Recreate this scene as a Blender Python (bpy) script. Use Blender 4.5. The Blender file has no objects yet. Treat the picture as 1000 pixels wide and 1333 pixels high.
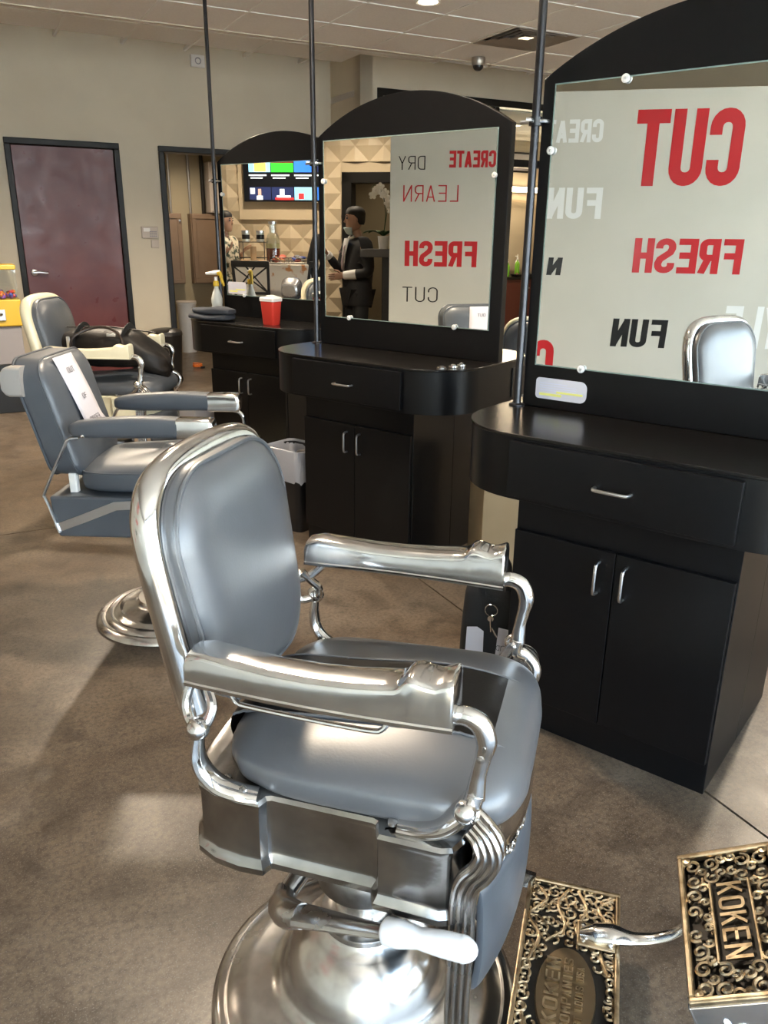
import bpy, bmesh, math, random
import numpy as np
from mathutils import Vector, Matrix
random.seed(7)
R = math.radians
scene = bpy.context.scene
COL = scene.collection

# ------------------------------------------------------------------ camera
F_PX, PITCH, ROLL, CAM_Z = 1029.97, 0.3359, 0.011, 1.5
cam_data = bpy.data.cameras.new('camera')
cam = bpy.data.objects.new('camera', cam_data)
COL.objects.link(cam)
cam_data.sensor_fit = 'HORIZONTAL'
cam_data.sensor_width = 36.0
cam_data.lens = 36.0 * F_PX / 1000.0
cam_data.clip_start = 0.05
_c, _s, _cr, _sr = math.cos(PITCH), math.sin(PITCH), math.cos(ROLL), math.sin(ROLL)
_r0, _u0, _f0 = Vector((1, 0, 0)), Vector((0, _s, _c)), Vector((0, _c, -_s))
_R = _r0 * _cr + _u0 * _sr
_U = -_r0 * _sr + _u0 * _cr
cam.matrix_world = Matrix(((_R.x, _U.x, -_f0.x, 0), (_R.y, _U.y, -_f0.y, 0), (_R.z, _U.z, -_f0.z, CAM_Z), (0, 0, 0, 1)))
scene.camera = cam

# ------------------------------------------------------------------ world, exposure, window light
world = bpy.data.worlds.new('sky'); scene.world = world; world.use_nodes = True
wn = world.node_tree; wn.nodes.clear()
w_out = wn.nodes.new('ShaderNodeOutputWorld'); w_bg = wn.nodes.new('ShaderNodeBackground')
w_tc = wn.nodes.new('ShaderNodeTexCoord'); w_sep = wn.nodes.new('ShaderNodeSeparateXYZ'); w_ramp = wn.nodes.new('ShaderNodeValToRGB')
wn.links.new(w_tc.outputs['Generated'], w_sep.inputs[0]); wn.links.new(w_sep.outputs['Z'], w_ramp.inputs[0])
w_ramp.color_ramp.elements[0].color = (0.90, 0.95, 1.0, 1); w_ramp.color_ramp.elements[0].position = 0.0
w_ramp.color_ramp.elements[1].color = (0.40, 0.64, 1.0, 1); w_ramp.color_ramp.elements[1].position = 0.7
wn.links.new(w_ramp.outputs[0], w_bg.inputs['Color']); wn.links.new(w_bg.outputs[0], w_out.inputs[0])
w_bg.inputs['Strength'].default_value = 6.2
scene.view_settings.view_transform = 'Standard'
scene.view_settings.look = 'None'
scene.view_settings.gamma = 1.0
scene.view_settings.use_curve_mapping = False
scene.view_settings.exposure = 1.12
scene.cycles.use_denoising = True
scene.cycles.max_bounces = 10
scene.cycles.diffuse_bounces = 4
scene.cycles.glossy_bounces = 6
scene.cycles.transparent_max_bounces = 12
scene.cycles.sample_clamp_indirect = 8.0
scene.cycles.caustics_reflective = False
scene.cycles.caustics_refractive = False

# room frame: a runs along the back wall to the right, b runs away from the street windows
AA = R(27.5)
E1 = Vector((math.cos(AA), math.sin(AA), 0)); E2 = Vector((-math.sin(AA), math.cos(AA), 0))
def RW(a, b, z=0.0): return E1 * a + E2 * b + Vector((0, 0, z))

def area_light(name, a, b, z, sx, sy, power, color, rot):
    l = bpy.data.lights.new(name, 'AREA'); l.shape = 'RECTANGLE'; l.size = sx; l.size_y = sy
    l.energy = power; l.color = color
    o = bpy.data.objects.new(name, l); COL.objects.link(o); o.location = RW(a, b, z); o.rotation_euler = rot
    return o
sun = bpy.data.lights.new('sun', 'SUN'); sun.energy = 30; sun.angle = R(.6); sun.color = (1.0, .93, .82)
sun_o = bpy.data.objects.new('sun', sun); COL.objects.link(sun_o); sun_o.location = RW(2, -8, 12)
sun_o.rotation_euler = (-(E2 * -math.cos(R(66)) + E1 * .25 + Vector((0, 0, math.sin(R(66)))))).to_track_quat('-Z', 'Y').to_euler()
WIN_B = -2.3                                     # street front with its windows
for k, (a0, a1) in enumerate(((-1.75, 0.6), (0.6, 2.95), (2.95, 5.3))):
    p = area_light('window_portal', (a0 + a1) / 2, WIN_B - 0.05, 1.45, a1 - a0, 2.6, 1, (1, 1, 1), (R(90), 0, AA))
    p.data.cycles.is_portal = True
def down_light(a, b, z, power, color=(1.0, 0.83, 0.63), r=0.07):
    l = bpy.data.lights.new('down_spot', 'SPOT'); l.energy = power; l.color = color; l.shadow_soft_size = r
    l.spot_size = R(150); l.spot_blend = 0.8
    o = bpy.data.objects.new('down_spot', l); COL.objects.link(o); o.location = RW(a, b, z); return o

# ------------------------------------------------------------------ materials
MATS = {}
def mat(name, color, rough=0.5, metal=0.0, spec=0.5, noise=None, bump=None, emit=None, coat=0.0, alpha=1.0, trans=0.0, rvar=0.0, croug=0.1):
    """noise=(scale, second colour, contrast lo, hi); bump=(scale, strength)"""
    m = bpy.data.materials.new(name); m.use_nodes = True
    nt = m.node_tree; p = nt.nodes['Principled BSDF']
    p.inputs['Base Color'].default_value = (*color, 1); p.inputs['Roughness'].default_value = rough
    p.inputs['Metallic'].default_value = metal; p.inputs['Specular IOR Level'].default_value = spec
    p.inputs['Coat Weight'].default_value = coat; p.inputs['Transmission Weight'].default_value = trans
    p.inputs['Coat Roughness'].default_value = croug
    tc = nt.nodes.new('ShaderNodeTexCoord')
    def nz(scale, detail=5.0):
        n = nt.nodes.new('ShaderNodeTexNoise'); n.inputs['Scale'].default_value = scale; n.inputs['Detail'].default_value = detail
        nt.links.new(tc.outputs['Object'], n.inputs['Vector']); return n
    if noise:
        n = nz(noise[0]); r = nt.nodes.new('ShaderNodeValToRGB'); r.color_ramp.elements[0].position = noise[2]; r.color_ramp.elements[1].position = noise[3]
        r.color_ramp.elements[0].color = (*color, 1); r.color_ramp.elements[1].color = (*noise[1], 1)
        nt.links.new(n.outputs[0], r.inputs[0]); nt.links.new(r.outputs[0], p.inputs['Base Color'])
    if rvar:
        n = nz(9.0); mr = nt.nodes.new('ShaderNodeMapRange'); mr.inputs['From Min'].default_value = 0.3; mr.inputs['From Max'].default_value = 0.7
        mr.inputs['To Min'].default_value = max(0.02, rough - rvar); mr.inputs['To Max'].default_value = rough + rvar
        nt.links.new(n.outputs[0], mr.inputs[0]); nt.links.new(mr.outputs[0], p.inputs['Roughness'])
    if bump:
        n = nz(bump[0], 3.0); b = nt.nodes.new('ShaderNodeBump'); b.inputs['Strength'].default_value = bump[1]; b.inputs['Distance'].default_value = 0.002
        nt.links.new(n.outputs[0], b.inputs['Height']); nt.links.new(b.outputs[0], p.inputs['Normal'])
    if emit:
        p.inputs['Emission Color'].default_value = (*emit[0], 1); p.inputs['Emission Strength'].default_value = emit[1]
    if alpha < 1: p.inputs['Alpha'].default_value = alpha
    MATS[name] = m
    return m
def glass_mat(name, tint=(1, 1, 1), refl=0.08):
    m = bpy.data.materials.new(name); m.use_nodes = True; nt = m.node_tree; nt.nodes.clear()
    o = nt.nodes.new('ShaderNodeOutputMaterial'); mx = nt.nodes.new('ShaderNodeMixShader'); t = nt.nodes.new('ShaderNodeBsdfTransparent'); g = nt.nodes.new('ShaderNodeBsdfGlossy')
    t.inputs[0].default_value = (*tint, 1); g.inputs['Roughness'].default_value = 0.03; mx.inputs[0].default_value = refl
    nt.links.new(t.outputs[0], mx.inputs[1]); nt.links.new(g.outputs[0], mx.inputs[2]); nt.links.new(mx.outputs[0], o.inputs[0]); MATS[name] = m; return m

mat('wall_paint', (0.60, 0.535, 0.42), 0.6, noise=(3.0, (0.63, 0.565, 0.445), .35, .65), bump=(90, .08))
mat('partition_paint', (0.60, 0.585, 0.51), 0.5, noise=(2.5, (0.63, 0.61, 0.535), .35, .65), bump=(90, .06))
mat('panel_paint', (0.56, 0.46, 0.32), 0.5)
mat('ceiling_tile', (0.86, 0.825, 0.79), 0.85, noise=(60, (0.80, 0.765, 0.73), .3, .7), bump=(140, .35))
mat('ceiling_grid', (0.82, 0.80, 0.76), 0.45)
mat('black_frame', (0.012, 0.0115, 0.011), 0.4, spec=.25)
mat('laminate', (0.0032, 0.0032, 0.0038), 0.31, spec=0.30, noise=(35, (0.0042, 0.0042, 0.0047), .3, .7))
mat('laminate_top', (0.006, 0.005, 0.0045), 0.22, spec=0.4, noise=(240, (0.016, 0.012, 0.008), .55, .8))
mat('mirror', (0.93, 0.945, 0.93), 0.0, metal=1.0)
mat('mirror_edge', (0.20, 0.26, 0.24), 0.25, spec=0.5)
mat('clip_plastic', (0.78, 0.78, 0.76), 0.2)
mat('satin_metal', (0.70, 0.70, 0.71), 0.28, metal=1.0)
mat('chrome', (0.80, 0.79, 0.78), 0.13, metal=1.0, noise=(14, (0.66, 0.65, 0.64), .45, .75), rvar=.05, bump=(26, .05))
mat('nickel', (0.66, 0.64, 0.62), 0.22, metal=1.0, noise=(18, (0.42, 0.40, 0.385), .42, .74), rvar=.07, bump=(40, .12))
mat('casting', (0.46, 0.455, 0.45), 0.16, metal=1.0, noise=(12, (0.28, 0.275, 0.27), .40, .72), rvar=.06, bump=(40, .10))
mat('dark_steel', (0.30, 0.29, 0.28), 0.33, metal=1.0, noise=(20, (0.16, 0.15, 0.14), .4, .7), rvar=.06, bump=(60, .2))
mat('pole_metal', (0.05, 0.05, 0.054), 0.3, metal=0.85)
mat('brass_plate', (0.66, 0.53, 0.36), 0.30, metal=1.0, noise=(30, (0.30, 0.22, 0.13), .42, .7), bump=(60, .3))
mat('plate_dark', (0.035, 0.030, 0.025), 0.5, metal=0.6)
mat('grey_leather', (0.088, 0.092, 0.100), 0.36, spec=0.9, coat=.5, croug=.34, noise=(7, (0.102, 0.107, 0.118), .35, .65), bump=(220, .10), rvar=.05)
mat('black_leather', (0.007, 0.006, 0.0055), 0.34, spec=0.2, bump=(220, .08), rvar=.04)
mat('slate_leather', (0.056, 0.066, 0.080), 0.42, spec=0.7, coat=.2, croug=.4, noise=(7, (0.068, 0.078, 0.093), .35, .65), bump=(220, .10), rvar=.05)
mat('cream_enamel', (0.78, 0.72, 0.52), 0.28, coat=.4, noise=(8, (0.70, 0.63, 0.43), .5, .8))
mat('white_porcelain', (0.88, 0.88, 0.90), 0.22, coat=.5)
mat('paper', (0.62, 0.60, 0.65), 0.7)
mat('ink', (0.05, 0.05, 0.06), 0.6)
mat('pencil', (0.30, 0.29, 0.31), 0.7)
mat('highlighter', (0.80, 0.78, 0.22), 0.6)
mat('print_blue', (0.62, 0.62, 0.75), 0.6)
mat('red_vinyl', (0.56, 0.022, 0.030), 0.30, spec=.5)
mat('black_vinyl', (0.010, 0.010, 0.010), 0.35)
mat('white_vinyl', (0.86, 0.87, 0.85), 0.35)
mat('cherry_door', (0.110, 0.020, 0.020), 0.34, spec=.5, noise=(4.0, (0.155, 0.038, 0.034), .35, .7), rvar=.08)
mat('yellow_plastic', (0.66, 0.43, 0.03), 0.35)
mat('red_plastic', (0.62, 0.045, 0.03), 0.35)
mat('white_plastic', (0.82, 0.80, 0.77), 0.4)
mat('beige_plastic', (0.55, 0.48, 0.42), 0.5)
mat('bottle_plastic', (0.74, 0.76, 0.72), 0.35, trans=.25)
mat('towel', (0.045, 0.050, 0.062), 0.95, bump=(160, .6))
mat('black_fabric', (0.010, 0.010, 0.011), 0.75, bump=(180, .5))
mat('bag_nylon', (0.007, 0.006, 0.0055), 0.5, spec=.3, bump=(30, .8), noise=(9, (0.020, 0.015, 0.012), .45, .7))
mat('black_plastic', (0.010, 0.010, 0.011), 0.3)
mat('dark_leather_brown', (0.03, 0.02, 0.015), 0.4)
mat('cardboard', (0.52, 0.385, 0.225), 0.75, noise=(5, (0.57, 0.43, 0.26), .35, .7), bump=(50, .2))
mat('liner', (0.42, 0.42, 0.45), 0.3, trans=.1, bump=(28, .8))
mat('hair_clump', (0.03, 0.025, 0.022), 0.8)
mat('conduit', (0.45, 0.42, 0.38), 0.4, metal=.8)
mat('cabinet_brown', (0.235, 0.155, 0.098), 0.5, noise=(6, (0.27, 0.18, 0.115), .35, .65))
mat('utility_wall', (0.43, 0.36, 0.235), 0.7)
mat('cherry_wood', (0.115, 0.028, 0.018), 0.35)
mat('lamp_glow', (1, 1, 1), 0.5, emit=((1.0, 0.82, 0.55), 14.0))
mat('tube_glow', (1, 1, 1), 0.5, emit=((1.0, 0.76, 0.46), 7.0))
mat('panel_glow', (1, 1, 1), 0.5, emit=((1.0, 0.86, 0.66), 2.2))
mat('brass_dark', (0.26, 0.19, 0.115), 0.42, metal=1.0, bump=(60, .3))
mat('bracket_grey', (0.36, 0.34, 0.32), 0.4)
mat('skin', (0.42, 0.24, 0.16), 0.5); mat('hair', (0.012, 0.010, 0.009), 0.6)
mat('suit', (0.012, 0.012, 0.014), 0.7); mat('shirt', (0.74, 0.73, 0.72), 0.7); mat('tie', (0.30, 0.24, 0.26), 0.6)
mat('mask_blue', (0.62, 0.74, 0.74), 0.7); mat('floral', (0.62, 0.55, 0.42), 0.8, noise=(18, (0.05, 0.07, 0.05), .48, .56))
mat('paper_cup', (0.55, 0.38, 0.22), 0.6)
mat('tablecloth', (0.74, 0.68, 0.60), 0.8, noise=(7, (0.55, 0.25, 0.10), .60, .66))
mat('painted_reflection', (0.50, 0.43, 0.31), 0.5); mat('stand_grey', (0.055, 0.053, 0.05), 0.5)
mat('tea', (0.16, 0.03, 0.01), 0.15); glass_mat('jar_glass', (.93, .95, .95), .14); mat('lemon', (0.72, 0.62, 0.30), 0.4)
mat('leaf', (0.03, 0.075, 0.02), 0.4); mat('petal', (0.86, 0.84, 0.80), 0.5)
mat('snack_red', (0.50, 0.10, 0.05), 0.4); mat('snack_silver', (0.6, 0.6, 0.62), 0.25, metal=.8); mat('snack_tan', (0.60, 0.36, 0.18), 0.6)
mat('green_liquid', (0.20, 0.50, 0.03), 0.15); mat('orange_cord', (0.70, 0.16, 0.02), 0.5)
mat('soap_clear', (0.70, 0.72, 0.66), 0.15)
mat('stool_black', (0.012, 0.011, 0.011), 0.4)
mat('pavement', (0.42, 0.41, 0.39), 0.9, noise=(2, (0.36, 0.35, 0.34), .4, .6))
mat('joint_dark', (0.012, 0.011, 0.010), 0.9)
mat('baseboard_dark', (0.02, 0.018, 0.017), 0.5)
glass_mat('window_glass', (0.95, 0.98, 0.97), 0.07)
glass_mat('case_glass', (0.93, 0.97, 1.0), 0.12)
for nm, c, e in (('scr_black', (.004, .005, .008), .4), ('scr_blue', (.03, .16, .75), 2.2), ('scr_green', (.03, .55, .03), 2.4), ('scr_orange', (.95, .55, .10), 2.6),
                 ('scr_cyan', (.25, .62, .85), 2.0), ('scr_maroon', (.12, .01, .01), 1.5), ('scr_red', (.70, .03, .03), 2.2), ('scr_white', (.75, .80, .85), 2.0), ('scr_skin', (.6, .35, .28), 1.6), ('scr_navy', (.02, .03, .10), 1.2)):
    mat(nm, c, .3, emit=(c, e * .30))
for nm, c in (('candy_red', (.6, .05, .05)), ('candy_blue', (.08, .12, .5)), ('candy_purple', (.25, .08, .4)), ('candy_orange', (.75, .25, .03))): mat(nm, c, .3)

def floor_material():
    m = bpy.data.materials.new('stained_concrete'); m.use_nodes = True; nt = m.node_tree; p = nt.nodes['Principled BSDF']
    tc = nt.nodes.new('ShaderNodeTexCoord')
    def nz(scale, det, dist=0.0):
        n = nt.nodes.new('ShaderNodeTexNoise'); n.inputs['Scale'].default_value = scale; n.inputs['Detail'].default_value = det; n.inputs['Distortion'].default_value = dist; n.inputs['Roughness'].default_value = .62
        nt.links.new(tc.outputs['Object'], n.inputs['Vector']); return n
    def ramp(n, stops):
        r = nt.nodes.new('ShaderNodeValToRGB'); nt.links.new(n.outputs[0], r.inputs[0])
        while len(r.color_ramp.elements) < len(stops): r.color_ramp.elements.new(.5)
        for el, (pos, c) in zip(r.color_ramp.elements, stops): el.position = pos; el.color = (*c, 1)
        return r
    def mix(kind, fac, a, b):
        x = nt.nodes.new('ShaderNodeMix'); x.data_type = 'RGBA'; x.blend_type = kind
        if isinstance(fac, float): x.inputs[0].default_value = fac
        else: nt.links.new(fac, x.inputs[0])
        nt.links.new(a, x.inputs[6]); nt.links.new(b, x.inputs[7]); return x.outputs[2]
    big = ramp(nz(1.1, 7, .6), [(.32, (.072, .048, .030)), (.5, (.120, .088, .060)), (.66, (.165, .132, .100))])
    mid = ramp(nz(4.5, 9, .9), [(.30, (.45, .42, .40)), (.52, (1, 1, 1)), (.75, (1.18, 1.16, 1.14))])
    fine = ramp(nz(70, 4), [(.36, (.58, .57, .56)), (.5, (1, 1, 1)), (.68, (1.35, 1.34, 1.32))])
    speck = ramp(nz(260, 2), [(.57, (0, 0, 0)), (.66, (1, 1, 1))])
    scuff = ramp(nz(2.3, 10, 2.2), [(.38, (1, 1, 1)), (.47, (0, 0, 0))])
    c = mix('MULTIPLY', .85, big.outputs[0], mid.outputs[0]); c = mix('MULTIPLY', .8, c, fine.outputs[0])
    pale = nt.nodes.new('ShaderNodeRGB'); pale.outputs[0].default_value = (.24, .22, .20, 1)
    dark = nt.nodes.new('ShaderNodeRGB'); dark.outputs[0].default_value = (.022, .016, .012, 1)
    sp = nt.nodes.new('ShaderNodeMath'); sp.operation = 'MULTIPLY'; sp.inputs[1].default_value = .6; nt.links.new(speck.outputs[0], sp.inputs[0])
    sc = nt.nodes.new('ShaderNodeMath'); sc.operation = 'MULTIPLY'; sc.inputs[1].default_value = .34; nt.links.new(scuff.outputs[0], sc.inputs[0])
    c = mix('MIX', sp.outputs[0], c, pale.outputs[0]); c = mix('MIX', sc.outputs[0], c, dark.outputs[0])
    nt.links.new(c, p.inputs['Base Color'])
    rr = nt.nodes.new('ShaderNodeMapRange'); rr.inputs['To Min'].default_value = .22; rr.inputs['To Max'].default_value = .48
    nt.links.new(nz(6, 6, .8).outputs[0], rr.inputs[0]); nt.links.new(rr.outputs[0], p.inputs['Roughness'])
    b = nt.nodes.new('ShaderNodeBump'); b.inputs['Strength'].default_value = .10; b.inputs['Distance'].default_value = .003
    nt.links.new(nz(60, 5).outputs[0], b.inputs['Height']); nt.links.new(b.outputs[0], p.inputs['Normal'])
    p.inputs['Specular IOR Level'].default_value = .5
    MATS['concrete'] = m
floor_material()

# ------------------------------------------------------------------ mesh builder
class MB:
    def __init__(s): s.v = []; s.f = []
    def add(s, vs, fs):
        n = len(s.v); s.v += [tuple(float(q) for q in p) for p in vs]; s.f += [tuple(i + n for i in f) for f in fs]; return s
    def box(s, x0, x1, y0, y1, z0, z1, m=None):
        vs = [Vector((x, y, z)) for x in (x0, x1) for y in (y0, y1) for z in (z0, z1)]
        if m is not None: vs = [m @ p for p in vs]
        return s.add(vs, [(0, 1, 3, 2), (4, 6, 7, 5), (0, 4, 5, 1), (2, 3, 7, 6), (0, 2, 6, 4), (1, 5, 7, 3)])
    def prism(s, poly, z0, z1, axis='z', m=None):
        n = len(poly)
        def P(u, v, w):
            p = Vector((u, v, w)) if axis == 'z' else (Vector((w, u, v)) if axis == 'x' else Vector((u, w, v)))
            return m @ p if m is not None else p
        vs = [P(u, v, z0) for u, v in poly] + [P(u, v, z1) for u, v in poly]
        fs = [tuple(range(n))[::-1], tuple(range(n, 2 * n))] + [(i, (i + 1) % n, n + (i + 1) % n, n + i) for i in range(n)]
        return s.add(vs, fs)
    def loft(s, rings, cap0=True, cap1=True, closed=True):
        n = len(rings[0]); base = []
        for r in rings: base += list(r)
        fs = []
        for k in range(len(rings) - 1):
            for i in range(n if closed else n - 1):
                j = (i + 1) % n
                fs.append((k * n + i, k * n + j, (k + 1) * n + j, (k + 1) * n + i))
        if cap0: fs.append(tuple(range(n))[::-1])
        if cap1: fs.append(tuple(range((len(rings) - 1) * n, len(rings) * n)))
        return s.add(base, fs)
    def lathe(s, prof, c=(0, 0, 0), n=40, axis='z'):
        rings = []
        for r, z in prof:
            ring = []
            for i in range(n):
                t = 2 * math.pi * i / n; u, v = r * math.cos(t), r * math.sin(t)
                p = (u, v, z) if axis == 'z' else ((z, u, v) if axis == 'x' else (v, z, u))
                ring.append((p[0] + c[0], p[1] + c[1], p[2] + c[2]))
            rings.append(ring)
        return s.loft(rings)
    def sphere(s, c, r, n=14, sq=(1, 1, 1)):
        rings = []
        for k in range(1, n // 2 + 2):
            t = math.pi * k / (n // 2 + 2)
            rings.append([(c[0] + sq[0] * r * math.sin(t) * math.cos(2 * math.pi * i / n), c[1] + sq[1] * r * math.sin(t) * math.sin(2 * math.pi * i / n), c[2] - sq[2] * r * math.cos(t)) for i in range(n)])
        return s.loft(rings)
    def tube(s, path, r, n=10, up=None, sec=None, closed=False, caps=True):
        """sweep: r number or list (per point); sec = list of (u, v) cross-section points in units of r"""
        P = [Vector(p) for p in path]; m = len(P)
        rr = list(r) if isinstance(r, (list, tuple)) else [r] * m
        if sec is None: sec = [(math.cos(2 * math.pi * i / n), math.sin(2 * math.pi * i / n)) for i in range(n)]
        T = []
        for i in range(m):
            if closed: d = P[(i + 1) % m] - P[i - 1]
            else: d = P[min(i + 1, m - 1)] - P[max(i - 1, 0)]
            T.append(d.normalized())
        ref = Vector(up) if up is not None else (Vector((0, 0, 1)) if abs(T[0].z) < .9 else Vector((1, 0, 0)))
        N = (ref - T[0] * ref.dot(T[0])).normalized(); rings = []
        for i in range(m):
            if up is not None: N = (Vector(up) - T[i] * Vector(up).dot(T[i])).normalized()
            else: N = (N - T[i] * N.dot(T[i])).normalized()
            Bn = T[i].cross(N)
            rings.append([P[i] + N * (u * rr[i]) + Bn * (v * rr[i]) for u, v in sec])
        if closed: rings.append(rings[0])
        return s.loft(rings, caps and not closed, caps and not closed)
    def tri(s): return sum(len(f) - 2 for f in s.f)
    def mesh(s, name):
        me = bpy.data.meshes.new(name); me.from_pydata(s.v, [], s.f); me.validate(); me.update()
        bm = bmesh.new(); bm.from_mesh(me); bmesh.ops.recalc_face_normals(bm, faces=bm.faces); bm.to_mesh(me); bm.free()
        return me
    def build(s, name, material, parent=None, smooth=True, bevel=0.0, seg=2, subd=0, angle=35, label=None, kind=None):
        me = s.mesh(name)
        if material: me.materials.append(MATS[material])
        if smooth:
            for p in me.polygons: p.use_smooth = True
            me.set_sharp_from_angle(angle=R(angle))
        o = bpy.data.objects.new(name, me); COL.objects.link(o)
        if parent is not None: o.parent = parent
        if bevel:
            md = o.modifiers.new('bevel', 'BEVEL'); md.width = bevel; md.segments = seg; md.limit_method = 'ANGLE'; md.angle_limit = R(40); md.harden_normals = False
        if subd:
            md = o.modifiers.new('subd', 'SUBSURF'); md.levels = subd; md.render_levels = subd
        if label: o['label'] = label
        if kind: o['kind'] = kind
        return o

def spline(pts, k=8, closed=False):
    """Catmull-Rom through pts"""
    P = [Vector(p) for p in pts]; n = len(P); out = []
    rng = range(n) if closed else range(n - 1)
    for i in rng:
        p0 = P[(i - 1) % n] if closed or i > 0 else P[0] * 2 - P[1]
        p1, p2 = P[i], P[(i + 1) % n]
        p3 = P[(i + 2) % n] if closed or i + 2 < n else P[-1] * 2 - P[-2]
        for j in range(k):
            t = j / k
            out.append(0.5 * ((2 * p1) + (p2 - p0) * t + (2 * p0 - 5 * p1 + 4 * p2 - p3) * t * t + (3 * p1 - p0 - 3 * p2 + p3) * t ** 3))
    if not closed: out.append(P[-1])
    return out
def lerp_list(vals, k):
    out = []
    for i in range(len(vals) - 1):
        for j in range(k): out.append(vals[i] + (vals[i + 1] - vals[i]) * j / k)
    out.append(vals[-1]); return out
def rrect(x0, x1, y0, y1, r, k=6):
    rs = r if isinstance(r, (list, tuple)) else [r] * 4      # corners: (x0,y0) (x1,y0) (x1,y1) (x0,y1)
    out = []
    for (cx, cy, sx, sy, a0), q in zip(((x0, y0, 1, 1, 180), (x1, y0, -1, 1, 270), (x1, y1, -1, -1, 0), (x0, y1, 1, -1, 90)), rs):
        for i in range(k + 1):
            t = R(a0 + 90 * i / k); out.append((cx + sx * q + q * math.cos(t), cy + sy * q + q * math.sin(t)))
    return out
def superell(cx, cy, rx, ry, e=2.6, n=48):
    out = []
    for i in range(n):
        t = 2 * math.pi * i / n; c, s_ = math.cos(t), math.sin(t)
        out.append((cx + rx * math.copysign(abs(c) ** (2 / e), c), cy + ry * math.copysign(abs(s_) ** (2 / e), s_)))
    return out
def offset_outline(poly, d):
    """move a counter-clockwise outline outward by d"""
    n = len(poly); out = []
    for i in range(n):
        a, b, c = Vector(poly[i - 1]), Vector(poly[i]), Vector(poly[(i + 1) % n])
        t = ((b - a).normalized() + (c - b).normalized())
        if t.length < 1e-6: t = c - b
        t.normalize(); out.append((b.x + t.y * d, b.y - t.x * d))
    return out
def tag(o, label, cat, group=None):
    o['label'] = label; o['category'] = cat
    if group: o['group'] = group
    return o
def thing(name, label, cat, loc=(0, 0, 0), rotz=0.0, group=None):
    o = bpy.data.objects.new(name, None); COL.objects.link(o); o.location = loc; o.rotation_euler = (0, 0, rotz); o.empty_display_size = .1
    return tag(o, label, cat, group)
def struct(o):
    o['kind'] = 'structure'; return o
def room(o):                                        # a mesh written in room coordinates (a, b, z)
    o.rotation_euler = (0, 0, AA); return o
def place(o, loc, rotz=0.0):
    o.location = loc; o.rotation_euler = (0, 0, rotz); return o
def copy_thing(root, loc, rotz, label, group=None):
    r = root.copy(); COL.objects.link(r); r.location = loc; r.rotation_euler = (0, 0, rotz); r['label'] = label
    if group: r['group'] = group
    def kids(src, dst):
        for ch in [q for q in bpy.data.objects if q.parent == src]:
            c = ch.copy(); COL.objects.link(c); c.parent = dst; kids(ch, c)
    kids(root, r); return r

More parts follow.
